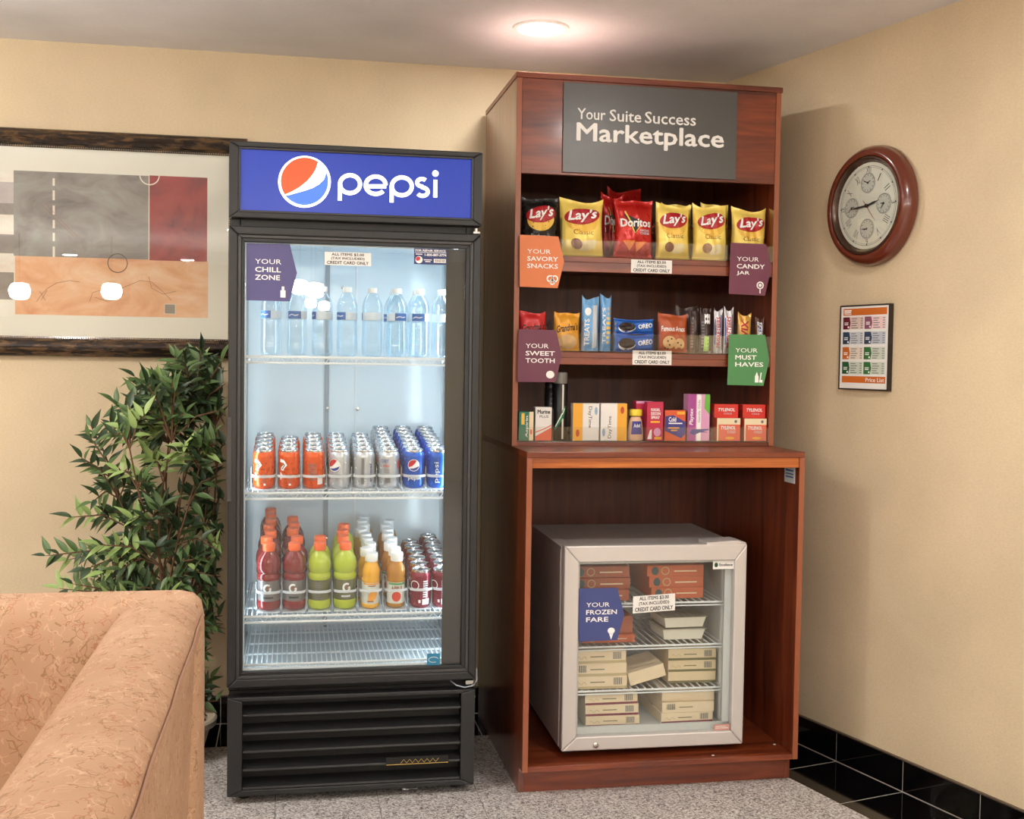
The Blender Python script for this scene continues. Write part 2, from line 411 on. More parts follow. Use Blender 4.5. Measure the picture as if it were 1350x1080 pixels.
for x, y, z, l, k in [(-2.84, -7, 1.92, 'white globe pendant mirrored at the left edge of the framed picture', 1), (-2.04, -7, 1.94, 'white globe pendant mirrored in the peach part of the framed picture', 1),
                   (-.345, -7, 1.93, 'white globe pendant mirrored beside the tip of the violet fridge sign', .8), (-.215, -7.3, 1.925, 'white globe pendant mirrored right of the violet sign tip on the fridge glass', .85),
                   (-.26, -6.7, 1.785, 'small white globe pendant mirrored below the others on the fridge glass', .5), (-.15, -7, 1.78, 'small white globe pendant mirrored lowest on the fridge glass', .5),
                   (1.9, -7, 1.92, 'added unseen fill globe nearest the right wall', 1), (-3.7, -7, 1.92, 'added unseen fill globe nearest the left wall', 1), (-.88, -7.2, 1.95, 'added unseen fill globe in the middle of the rear row', 1),  # this row and the next: unseen globes added as ceiling and fill light
                   (-3.6, -4.3, 1.95, 'added unseen fill globe over the far end of the sofa', 1), (2.1, -5.4, 1.80, 'added unseen fill globe behind the viewer on the right', 1)]:
    pendant(x, y, z, l, k)
# unseen uplight behind the sofa, added to brighten the ceiling
tl = thing('added_uplight', (-1.92, -1.72, 0), 'added unseen uplight behind the sofa that brightens the ceiling', 'added fill lamp')
MB().lathe([(.13, 0), (.13, .012), (.03, .03), (.0, .03)], 28).build('base', 'rod_metal', tl, smooth=40)
MB().tube([(0, 0, .02), (0, 0, 1.70)], .011, 10).build('pole', 'rod_metal', tl, smooth=50)
MB().lathe([(.02, 1.69), (.08, 1.71), (.15, 1.76), (.17, 1.80), (.165, 1.80), (.145, 1.765), (.075, 1.718), (.0, 1.70)], 32).build('bowl_shade', 'rod_metal', tl, smooth=50)
area_light('added_uplight_source', (0, 0, 1.79), .28, 27, rot=(PI, 0, 0), parent=tl)
# ------------------------------------------------------------------ glass-door drinks fridge
M('black_metal', (31, 31, 32), .42, bump=(400, .04)); M('black_trim', (58, 57, 57), .38); M('black_deep', (12, 12, 12), .6)
M('liner_white', (222, 232, 238), .17); M('wire_white', (232, 236, 238), .3); M('steel', (190, 190, 188), .25, 1); M('channel_grey', (150, 160, 168), .4)
M('sign_blue', (14, 46, 146), .3, emit=.5); M('sign_white', (255, 255, 255), .3, emit=1.1); M('sign_orange', (232, 66, 22), .3, emit=.75); M('sign_sky', (56, 104, 196), .3, emit=.6)
M('print_white', (246, 246, 244), .5); M('print_black', (24, 24, 26), .5); M('paper_white', (236, 234, 230), .6); M('gold_print', (214, 180, 96), .35, .6)
M('led_glow', (235, 245, 255), .5, emit=9); M('clear_plastic_white', (236, 240, 244), .25, trans=.35)
glass('pane_glass', (.97, .985, .98), .035)
FX0, FX1, FYF, FZT, FZB = -.5906, .1610, -.8234, 1.9796, .025
FYB = -.07
fr = thing('drinks_fridge', ((FX0 + FX1) / 2, -.45, 0), 'tall black glass-door drinks fridge with a lit blue sign on top', 'fridge')
def fb(name, mat, b, bev=.002, label=None, parent=None): return box(name, mat, b, parent or fr, True, bev, label)
IX0, IX1, IYB, IZ0, IZ1 = -.556, .118, -.205, .385, 1.72
YC = -.770                                  # front of the cabinet shell, behind the door
fb('side_panel', 'black_metal', (FX0 + .002, IX0 - .004, YC, FYB, FZB + .31, FZT - .004))
fb('side_panel', 'black_metal', (IX1 + .004, FX1 - .002, YC, FYB, FZB + .31, FZT - .004))
fb('back_panel', 'black_metal', (IX0 - .003, IX1 + .003, IYB + .005, FYB, FZB + .31, FZT - .004))
fb('top_panel', 'black_metal', (IX0 - .003, IX1 + .003, YC, IYB + .004, IZ1 + .005, FZT - .004))
fb('sill', 'black_deep', (FX0 + .003, FX1 - .003, YC - .001, IYB, FZB + .311, IZ0 - .0205), 0)
fb('machine_case', 'black_deep', (FX0 + .004, FX1 - .004, -.770, FYB, FZB + .005, FZB + .309), 0)
lin_ = MB().box(IX0 - .003, IX0, YC, IYB, IZ0, IZ1).box(IX1, IX1 + .003, YC, IYB, IZ0, IZ1).box(IX0, IX1, IYB, IYB + .004, IZ0, IZ1).box(IX0, IX1, YC, IYB, IZ1, IZ1 + .004).box(IX0, IX1, YC, IYB, IZ0 - .020, IZ0)
lin_.build('inner_liner', 'liner_white', fr, True)
for x in (IX0 + .0005, IX1 - .0045):
    for y in (-.70, -.30): fb('shelf_standard', 'channel_grey', (x, x + .004, y - .008, y + .008, IZ0 + .01, IZ1 - .01), 0)
fb('back_channel', 'channel_grey', (-.292, -.277, IYB - .006, IYB - .001, IZ0 + .01, IZ1 - .01), 0)
fb('back_channel', 'wire_white', (-.186, -.180, IYB - .004, IYB - .001, IZ0 + .01, IZ1 - .01), 0)
for x, z in ((-.281, 1.17), (-.178, 1.17), (-.281, .71), (-.232, 1.595)):
    MB().lathe([(.006, 0), (.006, .004), (0, .005)], 10, (x, IYB - .006, z), 'y').build('screw', 'steel', fr, True)
fb('light_strip', 'led_glow', (.084, .098, YC + .008, YC + .016, .42, 1.69), 0, 'vertical light strip inside the right jamb')
for i in range(1):
    area_light('fridge_light', (.085 - fr.location.x, YC + .024 - fr.location.y, 1.05), 1.26, 2.6, (.72, .89, 1), (math.radians(90), 0, math.radians(48)), 'RECTANGLE', .02, parent=fr)
    area_light('fridge_light_left', (-.530 - fr.location.x, YC + .024 - fr.location.y, 1.05), 1.26, 1.0, (.72, .89, 1), (math.radians(90), 0, math.radians(-48)), 'RECTANGLE', .02, parent=fr)
for l in bpy.data.lights:
    if l.name.startswith('fridge_light'): l.size, l.size_y = .02, 1.26
area_light('fridge_top_light', (-.215 - fr.location.x, -.60 - fr.location.y, 1.712), .55, .6, (.75, .9, 1), (0, 0, 0), 'RECTANGLE', .05, parent=fr)
# --- header sign box
HZ0, HZ1 = 1.756, FZT
hx0, hx1, hz0, hz1 = -.5585, .1285, 1.7795, 1.958
fb('header_case', 'black_metal', (FX0 + .001, FX1 - .001, -.806, YC + .001, HZ0 + .001, HZ1 - .001))
def frame(name, mat, X0, X1, Z0, Z1, x0, x1, z0, z1, y0, y1, parent, bev=.003):
    """a rectangular frame: four mitred bars"""
    m = MB(); f = lambda u, v, t: (u, t, v)
    for P in ([(X0, Z0), (X1, Z0), (x1, z0), (x0, z0)], [(X1, Z0), (X1, Z1), (x1, z1), (x1, z0)], [(X1, Z1), (X0, Z1), (x0, z1), (x1, z1)], [(X0, Z1), (X0, Z0), (x0, z0), (x0, z1)]): m.prism(P, f, y0, y1)
    return m.build(name, mat, parent, True, 0, bev)
frame('header_frame', 'black_metal', FX0, FX1, HZ0, HZ1, FX0 + .026, FX1 - .026, HZ0 + .018, HZ1 - .016, FYF, -.806, fr)
frame('header_bead', 'black_trim', FX0 + .025, FX1 - .025, HZ0 + .017, HZ1 - .015, hx0, hx1, hz0, hz1, FYF + .004, -.806, fr, .002)
hp = fb('lit_sign_panel', 'sign_blue', (hx0 - .002, hx1 + .002, -.8105, -.806, hz0 - .002, hz1 + .002), 0, 'backlit blue panel with a round emblem and white lettering')
HY = -.8105
zp = lambda x, y: xz(290 + x / 3.483, 170 + y / 3.483, HY)
mp = on_plane(HY)
def dz(pts): return [zp(a, b) for a, b in pts]
decal(d_poly(dz([(388 + 121 * math.cos(a), 243 + 119 * math.sin(a)) for a in [2 * PI * i / 40 for i in range(40)]])), 'globe_disc', 'sign_white', hp, mp, .0008, True)
circ = lambda r, a0, a1, n=18: [(388 + r * math.cos(math.radians(a0 + (a1 - a0) * i / n)), 241 + r * math.sin(math.radians(a0 + (a1 - a0) * i / n))) for i in range(n + 1)]
decal(d_poly(dz(circ(109, 146, 305) + [(440, 185), (425, 210), (400, 240), (365, 268), (330, 288)])), 'globe_red_part', 'sign_orange', hp, mp, .0016, True)
decal(d_poly(dz(circ(109, 143, -22, 20) + [(487, 205), (478, 232), (455, 255), (425, 272), (390, 284), (350, 295), (318, 304)])), 'globe_blue_part', 'sign_sky', hp, mp, .0016, True)
S = 19
def letter(polys):
    return d_join(*[d_line(dz(p), .0122, c) for p, c in polys])
def carc(cx, cy, rx, ry, a0, a1, n=20): return [(cx + rx * math.cos(math.radians(a0 + (a1 - a0) * i / n)), cy + ry * math.sin(math.radians(a0 + (a1 - a0) * i / n))) for i in range(n + 1)]
for nm, L in [('p', [(carc(597, 254, 46, 41, 0, 351, 40), True), ([(551, 252), (550, 329)], False)]),
              ('e', [(carc(715, 259, 46, 40, 42, 360, 34), False), ([(672, 264), (763, 264)], False)]),
              ('p', [(carc(835, 264, 46, 41, 0, 351, 40), True), ([(789, 262), (788, 338)], False)]),
              ('s', [(carc(927, 247, 22, 17, -40, -270, 16) + carc(930, 289, 24, 19, -90, 150, 18), False)]),
              ('i', [([(989, 234), (988, 315)], False), (carc(989, 205, 5.5, 5.5, 0, 340, 12), True)])]:
    decal(letter(L), 'letter_' + nm, 'sign_white', hp, mp, .0012, True)
# --- door
DZ0, DZ1 = .357, 1.732
door = frame('door', 'black_metal', FX0, FX1, DZ0, DZ1, FX0 + .026, FX1 - .024, DZ0 + .025, DZ1 - .025, FYF, -.776, fr, .004)
door['label'] = 'black framed glass door'
frame('door_bead', 'black_trim', FX0 + .025, FX1 - .023, DZ0 + .024, DZ1 - .024, FX0 + .036, FX1 - .033, DZ0 + .034, DZ1 - .034, FYF + .005, -.78, door, .002)
frame('door_inner_frame', 'black_metal', FX0 + .035, FX1 - .032, DZ0 + .033, DZ1 - .033, -.5455, .116, .401, 1.687, FYF + .011, -.785, door, .002)
gp = box('door_glass', 'pane_glass', (-.5445, .115, -.802, -.797, .402, 1.686), door, True)
box('edge_blind', 'black_metal', (.0575, .1155, -.795, -.786, .402, 1.686), door, True, label='wide black strip down the right edge of the glass')
box('gasket', 'liner_white', (-.5445, -.541, -.796, -.790, .402, 1.686), door, True)
box('gasket', 'liner_white', (-.541, .0575, -.796, -.790, 1.6825, 1.686), door, True)
box('gasket', 'liner_white', (-.541, .0575, -.796, -.790, .402, .409), door, True)
box('door_pull', 'black_trim', (FX0 - .004, FX0 + .012, -.826, -.800, .916, 1.168), door, True, bev=.003)
MB().box(FX1 - .024, FX1 - .004, -.815, -.790, DZ1 + .002, DZ1 + .008).lathe([(.007, DZ1 + .007), (.007, DZ1 + .018), (0, DZ1 + .019)], 12, (FX1 - .014, -.805, 0)).build('hinge', 'steel', fr, True)
MB().box(FX1 - .030, FX1 - .006, -.818, -.790, DZ0 - .016, DZ0 - .004).build('hinge', 'steel', fr, True)
MB().tube([(FX1 - .075, -.800, DZ0 - .008), (FX1 - .06, -.822, DZ0 - .016), (FX1 - .035, -.828, DZ0 - .022), (FX1 - .008, -.826, DZ0 - .018), (FX1 + .004, -.82, DZ0 - .004), (FX1 + .005, -.81, DZ0 + .03)], .0022, 6).build('heater_wire', 'channel_grey', fr, True)
# --- grille
gz0, gz1, gx0, gx1 = .044, .3135, -.545, .117
gr = frame('grille', 'black_metal', FX0 + .002, FX1 - .001, FZB, .3265, gx0, gx1, gz0, gz1, FYF + .002, -.772, fr, .003)
for i in range(5):
    zb = .0455 + i * .0555
    MB().prism([(-.820, zb), (-.8185, zb + .0065), (-.774, zb + .023), (-.772, zb + .021), (-.813, zb)], lambda u, v, t: (t, u, v), gx0 + .001, gx1 - .001).build('slat', 'black_metal', gr, True, 0, .001)
a = pY(509, 1000, -.82); b = pY(591, 1003, -.82)
pl = box('name_plate', 'black_deep', (a.x, b.x, -.823, -.8195, .100, .124), gr, True, label='small black and gold name plate')
decal(d_join(d_rect(a.x + .001, .1005, b.x - .001, .1025), d_line([(a.x + .045 + .009 * k, .105 + (.011 if k % 2 else .0)) for k in range(14)], .0016)), 'gold_script', 'gold_print', pl, on_plane(-.823), .0006, True)
MB().box(-.06, -.04, -.80, -.79, .012, .026).tube([(-.05, -.80, .018), (-.015, -.815, .022)], .003).build('drain_clip', 'steel', fr, True)
for x in (FX0 + .05, FX1 - .05):
    for y in (-.75, FYB - .06): MB().lathe([(.018, 0), (.018, .01), (.008, .012), (.008, .031)], 12, (x, y, 0)).build('levelling_foot', 'black_deep', fr, True)

# --- wire shelves
SHZ = {1: 1.348, 2: .934, 3: .556, 4: .408}
YSF, YSB = -.757, -.222
def wire_shelf(n, lip):
    z = SHZ[n]; x0, x1 = IX0 + .012, IX1 - .010
    sh = MB().tube([(x0, YSF, z), (x1, YSF, z), (x1, YSB, z), (x0, YSB, z)], .004, 6, True).tube([(x0, YSF, z - lip), (x1, YSF, z - lip)], .004, 6).build('wire_shelf', 'wire_white', fr, True, 50)
    m = MB()
    k = 0; x = x0 + .008
    while x < x1 - .004:
        m.box(x - .0016, x + .0016, YSF, YSB, z + .001, z + .0045); x += .0152
    for y in (-.62, -.48, -.34): m.box(x0, x1, y - .0025, y + .0025, z - .004, z + .001)
    o = m.build('shelf_wires', 'wire_white', sh, True); o['kind'] = 'stuff'
    m = MB(); N = 44
    m.tube([(x0 + (x1 - x0) * i / N, YSF - .001, z if i % 2 else z - lip) for i in range(N + 1)], .0018, 5)
    o = m.build('lip_lattice', 'wire_white', sh, True); o['kind'] = 'stuff'
    for x in (x0 - .0065, x1 - .0005):
        for y in (-.70, -.30): box('shelf_clip', 'steel', (x, x + .006, y - .01, y + .01, z - .014, z - .004), sh, True)
for n in (1, 2, 3, 4): wire_shelf(n, .018)
# --- tilted lane organisers with a front band for every lane
TILT = math.radians(6.6); LP = .0765
def lane_x(n, k):                    # lane centres from the photograph
    return LX[n][k]
LX = {2: [pY(x, 615, -.70).x for x in (348, 381, 414, 447, 479.5, 512, 545, 576)], 3: [pY(x, 770, -.70).x for x in (354.5, 387.8, 421.1, 454.4, 487.7, 520.8, 553.2, 583.2)]}
CT, ST = math.cos(TILT), math.sin(TILT)
def organiser(n, cat_label, band_h):
    z0 = SHZ[n] + .006; t = thing('lane_organiser', ((IX0 + IX1) / 2, -.745, z0), cat_label, 'shelf organiser', 'lane organisers')
    P = lambda x, s, h: (x, -.745 + s * CT - h * ST, z0 + s * ST + h * CT)
    L = LX[n]
    for k, x in enumerate(L):
        MB().prism([(x - .0345, .003), (x + .0345, .003), (x + .0345, .51), (x - .0345, .51)], lambda u, v, w_: P(u, v, w_), 0, .0025).build('lane_floor', 'clear_plastic_white', t, True)
        hb = band_h
        pts = [(x - .037, .030), (x - .034, .012), (x - .022, .002), (x, -.002), (x + .022, .002), (x + .034, .012), (x + .037, .030)]
        m = MB(); A = [P(u, v - .0, hb) for u, v in pts]; B = [P(u, v, hb + .008) for u, v in pts]; N = len(pts)
        A2 = [P(u, v - .0018, hb) for u, v in pts]; B2 = [P(u, v - .0018, hb + .008) for u, v in pts]
        m.add(A + B + A2 + B2, [(i, i + 1, N + i + 1, N + i) for i in range(N - 1)] + [(2 * N + i, 2 * N + i + 1, 3 * N + i + 1, 3 * N + i) for i in range(N - 1)] + [(N + i, N + i + 1, 3 * N + i + 1, 3 * N + i) for i in range(N - 1)] + [(i, i + 1, 2 * N + i + 1, 2 * N + i) for i in range(N - 1)])
        m.build('front_band', 'clear_plastic_white', t, True, 40)
    xs = [L[0] - (L[1] - L[0]) / 2] + [(L[k] + L[k + 1]) / 2 for k in range(7)] + [L[7] + .0345]
    for x in xs:
        out = [(.030, .0026), (.50, .0026), (.50, .026), (.08, .026), (.05, band_h + .012), (.046, band_h + .024), (.038, band_h + .028), (.032, band_h + .022), (.030, band_h)]
        MB().prism(out, lambda u, v, w_: P(w_, u, v), x - .0009, x + .0009).build('lane_divider', 'clear_plastic_white', t, True)
    return P
P2 = organiser(2, 'clear plastic lane organiser under the drink cans', .040)
P3 = organiser(3, 'clear plastic lane organiser under the coloured drinks bottles', .062)

# ------------------------------------------------------------------ drinks
M('alu', (205, 207, 210), .22, 1); M('alu_dark', (120, 122, 126), .3, 1)
M('can_orange', (224, 84, 30), .28, .35); M('can_silver', (200, 205, 212), .26, .5); M('can_blue', (32, 92, 190), .26, .35); M('can_maroon', (126, 22, 48), .26, .3)
M('logo_red', (200, 38, 52), .4); M('logo_blue', (30, 62, 150), .4); M('logo_green', (30, 74, 44), .4); M('soft_white', (244, 244, 244), .4); M('grey_print', (116, 118, 124), .5); M('pale_print', (206, 212, 218), .5)
CAN_H, CAN_R = .1205, .033
def make_can(mat, name):
    t = thing(name, (0, 0, 0), 'can', 'drink can')
    MB().lathe([(.0, .004), (.023, .003), (.0265, 0), (.0325, .008), (CAN_R, .012), (CAN_R, .098), (.0315, .106), (.0275, .1135)], 24).build('can_body', mat, t, smooth=40)
    MB().lathe([(.0274, .1125), (.0276, .118), (.0268, CAN_H), (.0254, .1195), (.0246, .1165), (0, .1165)], 24).build('lid', 'alu', t, smooth=40)
    MB().prism(arc(0, .004, .007, .0115, 0, 345, 12), lambda u, v, w_: (u, v, w_), .117, .1184).build('pull_tab', 'alu_dark', t)
    return t
def prints(t, spec, mp, pr=None):
    for nm, mat, d, e in spec: decal(dens(d, .005) if not nm.endswith('ering') else d, nm, mat, t, mp, e)
cy = on_cyl(CAN_R)
cans = {}
c = make_can('can_orange', 'drink_can'); cans['orange'] = c
prints(c, [('letter_patch', 'soft_white', d_join(d_line([(-.030, .088), (-.018, .086), (-.010, .076), (-.020, .066), (-.022, .058)], .010), d_line([(-.030, .05), (-.024, .044), (-.026, .034), (-.03, .028)], .006)), .0003),
           ('letter_outline', 'logo_green', d_line([(-.020, .082), (-.013, .075), (-.022, .062)], .003), .0005),
           ('small_print', 'grey_print', d_join(*[d_rect(-.006, .02 + .006 * k, .010, .0215 + .006 * k) for k in range(5)]), .0004), ('badge', 'soft_white', d_rect(.000, .012, .006, .018), .0005)], cy); freeze(c)
c = make_can('can_orange', 'drink_can'); cans['orange_back'] = c
prints(c, [('barcode_panel', 'soft_white', d_rect(.010, .014, .028, .036, 4, 1), .0003), ('nutrition_print', 'grey_print', d_join(*[d_rect(-.018, .028 + .006 * k, .006, .0305 + .006 * k, 3, 1) for k in range(9)]), .0004)], cy); freeze(c)
def globe(cx, cz, r): return [('globe_disc', 'soft_white', d_ell(cx, cz, r, r, 20, 3), .0003), ('globe_red_part', 'logo_red', d_poly([(cx + r * .9 * math.cos(math.radians(a)), cz + r * .9 * math.sin(math.radians(a))) for a in range(60, 215, 12)] + [(cx - r * .2, cz - r * .1), (cx + r * .25, cz + r * .4)]), .0006),
                              ('globe_blue_part', 'logo_blue', d_poly([(cx + r * .9 * math.cos(math.radians(a)), cz + r * .9 * math.sin(math.radians(a))) for a in range(-140, 0, 12)] + [(cx + r * .5, cz - r * .3), (cx, cz - r * .5)]), .0006)]
c = make_can('can_silver', 'drink_can'); cans['silver'] = c
prints(c, globe(-.018, .074, .020) + [('lettering', 'grey_print', d_text('pepsi', -.024, .030, .004, .044, .01), .0004)], cy); freeze(c)
c = make_can('can_silver', 'drink_can'); cans['silver_side'] = c
prints(c, [('lettering', 'logo_blue', d_text('pepsi', .016, .022, .026, .078, .01, 90), .0004), ('dark_band', 'grey_print', d_rect(-.010, .014, -.001, .096, 2, 1), .0003)], cy); freeze(c)
c = make_can('can_silver', 'drink_can'); cans['silver_text'] = c
prints(c, [('lettering', 'logo_blue', d_text('DIET', -.026, .082, -.002, .092, .02), .0004), ('red_print', 'logo_red', d_text('pepsi', -.020, .066, .0, .078, .01), .0004), ('small_print', 'grey_print', d_join(*[d_rect(-.020, .05 + .005 * k, .0, .0525 + .005 * k, 3, 1) for k in range(3)], d_rect(-.014, .018, .004, .034, 3, 1)), .0004), ('globe_edge', 'logo_red', d_ell(.036, .074, .008, .016, 12, 2), .0003)], cy); freeze(c)
c = make_can('can_blue', 'drink_can'); cans['blue'] = c
prints(c, globe(-.004, .074, .019) + [('lettering', 'soft_white', d_text('pepsi', -.021, .024, .017, .042, .015), .0004)], cy); freeze(c)
c = make_can('can_blue', 'drink_can'); cans['blue_side'] = c
prints(c, [('lettering', 'soft_white', d_text('pepsi', -.014, .018, .004, .084, .015, 90), .0004)], cy); freeze(c)
c = make_can('can_maroon', 'drink_can'); cans['maroon'] = c
prints(c, [('round_emblem', 'soft_white', d_ring(-.022, .074, .014, .0025), .0003), ('lettering', 'pale_print', d_join(*[d_rect(.006, .036 + .007 * k, .022, .040 + .007 * k, 3, 1) for k in range(8)]), .0004), ('badge', 'soft_white', d_rect(-.008, .018, -.001, .028), .0004), ('barcode_panel', 'soft_white', d_rect(.004, .012, .030, .030, 5, 1), .0003)], cy); freeze(c)

def put(proto, used, P, rz, label, group, tilt=True):
    o = proto if proto.name not in used else copy_tree(proto)
    used.add(proto.name); o.location = P; o.rotation_euler = (TILT if tilt else 0, 0, rz); WL[o.name] = Vector(P)
    tag(o, label, o['category'], group); return o
used = set()
rnd = random.Random(4)
cols2 = [('orange', 5, 'orange soda can', 'leftmost can lane'), ('orange', 4, 'orange soda can', 'second can lane from the left'), ('orange_back', 5, 'orange soda can', 'third can lane from the left'),
         ('silver', 5, 'silver soda can', 'lane next to the orange cans'), ('silver_side', 5, 'silver soda can', 'middle one of the three silver lanes'), ('silver_text', 7, 'silver soda can', 'silver lane next to the blue cans'),
         ('blue', 7, 'blue soda can', 'left one of the two blue lanes'), ('blue_side', 7, 'blue soda can', 'rightmost can lane')]
for k, (kind, n, what, where) in enumerate(cols2):
    for i in range(n):
        kk = kind if i == 0 else {'orange_back': 'orange', 'silver_side': 'silver', 'silver_text': 'silver', 'blue_side': 'blue'}.get(kind, kind)
        p = P2(LX[2][k], .038 + i * .0672, .0028)
        put(cans[kk], used, p, rnd.uniform(-.15, .15) if i else 0, '%s, %s of the %s' % (what, ORD[i + 1] if i else 'front one', where), 'drink cans on the upper lanes')
for k, n, where in ((6, 6, 'maroon lane beside the juice bottles'), (7, 7, 'rightmost maroon lane')):
    for i in range(n):
        p = P3(LX[3][k], .038 + i * .0672, .0028)
        put(cans['maroon'], used, p, rnd.uniform(-.3, .3) if i else (0 if k == 6 else -.35), 'maroon soda can, %s of the %s' % (ORD[i + 1] if i else 'front one', where), 'maroon drink cans')

# bottles
def liquid(name, rgb, tr=.15): return M(name, rgb, .1, coat=.5, trans=tr, deep=True)
liquid('drink_red', (138, 14, 22), .25); liquid('drink_lime', (206, 222, 60), .3); liquid('juice_orange', (244, 178, 34), .08); liquid('juice_apple', (214, 150, 50), .35)
M('cap_orange', (246, 104, 44), .4); M('cap_white', (242, 244, 244), .4); M('label_grey', (122, 118, 118), .35, .4); M('label_olive', (110, 112, 78), .35, .3); M('label_pale', (214, 216, 206), .45); M('apple_red', (206, 60, 34), .5); M('leaf_green', (90, 150, 90), .5); M('juice_print', (240, 160, 50), .5); M('brown_print', (150, 82, 40), .5)
glass('water_plastic', (.86, .92, .95), .06, .04, .75, 2.2, (.95, .98, 1))
M('label_blue', (48, 100, 170), .4); M('label_clear', (224, 234, 242), .3, trans=.25)
def capped(t, r, z0, z1, mat):
    n = 32; m = MB().lathe([(r * .97, z0), (r, z0 + .002), (r, z1 - .002), (r * .94, z1), (0, z1)], n); m.build('cap', mat, t, smooth=40)
def sports(matl, lab, name_mat):
    t = thing('sports_drink_bottle', (0, 0, 0), 'bottle', 'drink bottle')
    MB().lathe([(0, .004), (.028, .002), (.0345, .006), (.036, .014), (.0355, .03), (.0335, .033), (.0335, .096), (.0355, .099), (.0360, .106), (.0350, .111), (.0305, .117), (.0345, .124), (.0362, .134), (.0355, .148), (.0315, .163), (.0235, .176), (.0165, .183), (.0155, .188), (0, .188)], 24).build('bottle_body', matl, t, smooth=60)
    MB().lathe([(.0339, .031), (.0343, .033), (.0343, .096), (.0339, .098)], 24, caps=False).build('label_sleeve', lab, t, smooth=50)
    capped(t, .0185, .186, .209, 'cap_orange'); return t
lb = on_cyl(.0345)
def gmark(x, z, mat):
    return [('letter_g', 'soft_white', d_line(arc(x, z, .010, .012, 50, 330, 14) + [(x + .010, z), (x + .002, z)], .006), .0004), ('bolt', mat, d_poly([(x + .004, z + .012), (x - .004, z + .001), (x + .001, z + .001), (x - .001, z - .008), (x + .007, z + .003), (x + .002, z + .003)]), .0007)]
bt = {}
t = sports('drink_red', 'label_grey', 0); prints(t, gmark(-.004, .073, 'brown_print') + [('name_bar', 'print_black', d_rect(-.016, .041, .014, .047, 4, 1), .0004)], lb); bt['red'] = freeze(t)
t = sports('drink_lime', 'label_olive', 0); prints(t, gmark(.004, .073, 'brown_print') + [('name_bar', 'pale_print', d_rect(-.012, .042, .016, .048, 4, 1), .0004)], lb); bt['lime'] = freeze(t)
t = sports('drink_lime', 'label_olive', 0); prints(t, [('fine_print', 'grey_print', d_join(*[d_rect(-.014, .038 + .007 * k, .002, .041 + .007 * k, 3, 1) for k in range(8)]), .0004)], lb); bt['lime_back'] = freeze(t)
def juice(matl, extra):
    t = thing('juice_bottle', (0, 0, 0), 'bottle', 'juice bottle')
    MB().lathe([(0, .003), (.022, .002), (.0275, .006), (.0285, .012), (.0285, .016), (.027, .018), (.027, .084), (.0285, .087), (.0285, .094), (.026, .099), (.0285, .108), (.0275, .122), (.022, .138), (.0165, .146), (.016, .152), (0, .152)], 24).build('bottle_body', matl, t, smooth=60)
    MB().lathe([(.0274, .017), (.0278, .018), (.0278, .084), (.0274, .085)], 24, caps=False).build('label_sleeve', 'label_pale', t, smooth=50)
    capped(t, .0195, .150, .176, 'cap_white'); prints(t, extra, on_cyl(.028)); return freeze(t)
bt['oj'] = juice('juice_orange', [('orange_slice_print', 'juice_print', d_ell(.003, .044, .013, .020, 16, 3, -.5), .0004), ('name_print', 'brown_print', d_join(d_rect(-.012, .074, .012, .077, 4, 1), d_rect(-.014, .024, .006, .028, 4, 1)), .0005), ('top_band', 'juice_print', d_rect(-.03, .079, .03, .084, 10, 1), .0004)])
bt['apple'] = juice('juice_apple', [('apple_print', 'apple_red', d_ell(-.002, .040, .015, .016, 16, 3), .0004), ('name_print', 'brown_print', d_text('APPLE', -.020, .060, .016, .074, .03), .0005), ('top_band', 'leaf_green', d_rect(-.03, .077, .03, .084, 10, 1), .0004)])
used = set()
for k, kind, slots, what, where in ((0, 'red', [0, 1, 2, 3, 4, 5, 5.98], 'red sports drink bottle', 'leftmost bottle lane'), (1, 'red', [0, 1, 2.35, 3.35, 4.35], 'red sports drink bottle', 'right one of the two red lanes'),
                                    (2, 'lime_back', [0, 1], 'yellow-green sports drink bottle', 'short lane beside the red bottles'), (3, 'lime', [0, 1, 2, 3], 'yellow-green sports drink bottle', 'lane beside the orange juice')):
    for i, s in enumerate(slots):
        put(bt[kind], used, P3(LX[3][k], .042 + s * .0745, .0028), rnd.uniform(-.4, .4) if i else 0, '%s, %s of the %s' % (what, ORD[i + 1] if i else 'front one', where), 'sports drink bottles')
for k, kind, n, what in ((4, 'oj', 9, 'orange juice bottle with white cap'), (5, 'apple', 8, 'apple juice bottle with white cap')):
    for i in range(n):
        side = (.006 if i % 2 else -.006) * (-1 if k == 4 else 1)
        put(bt[kind], used, P3(LX[3][k] + (side if i else 0) + (-.002 if i else 0), .034 + i * .0582, .0028), rnd.uniform(-.4, .4) if i else .1, '%s, %s in its lane' % (what, ORD[i + 1] if i else 'front one'), what + 's')
# water
def water(rot_label):
    t = thing('water_bottle', (0, 0, 0), 'bottle', 'water bottle')
    prof = [(0, .006), (.022, .001), (.029, .004), (.0315, .012), (.0325, .028), (.0320, .052), (.0305, .058)]
    z = .064
    for i in range(4): prof += [(.0318, z), (.0303, z + .006)]; z += .0115
    prof += [(.031, .110), (.031, .138), (.0320, .146), (.0315, .158), (.027, .174), (.0185, .188), (.0125, .196), (.0120, .203)]
    MB().lathe(prof, 24).build('bottle_body', 'water_plastic', t, smooth=60)
    MB().lathe([(.0142, .197), (.0146, .199), (.0146, .211), (.0138, .213), (0, .213)], 24).build('cap', 'cap_white', t, smooth=40)
    MB().lathe([(.0313, .112), (.0315, .113), (.0315, .135), (.0313, .136)], 24, caps=False).build('label_band', 'label_clear', t, smooth=50)
    return t
tw = water(0); prints(tw, [('blue_label_print', 'label_blue', d_rect(-.040, .1125, .002, .1355, 8, 1), .0004), ('wave_print', 'soft_white', d_line([(-.036, .121), (-.026, .126), (-.016, .122), (-.006, .125)], .002), .0007)], on_cyl(.0316)); freeze(tw)
used = set()
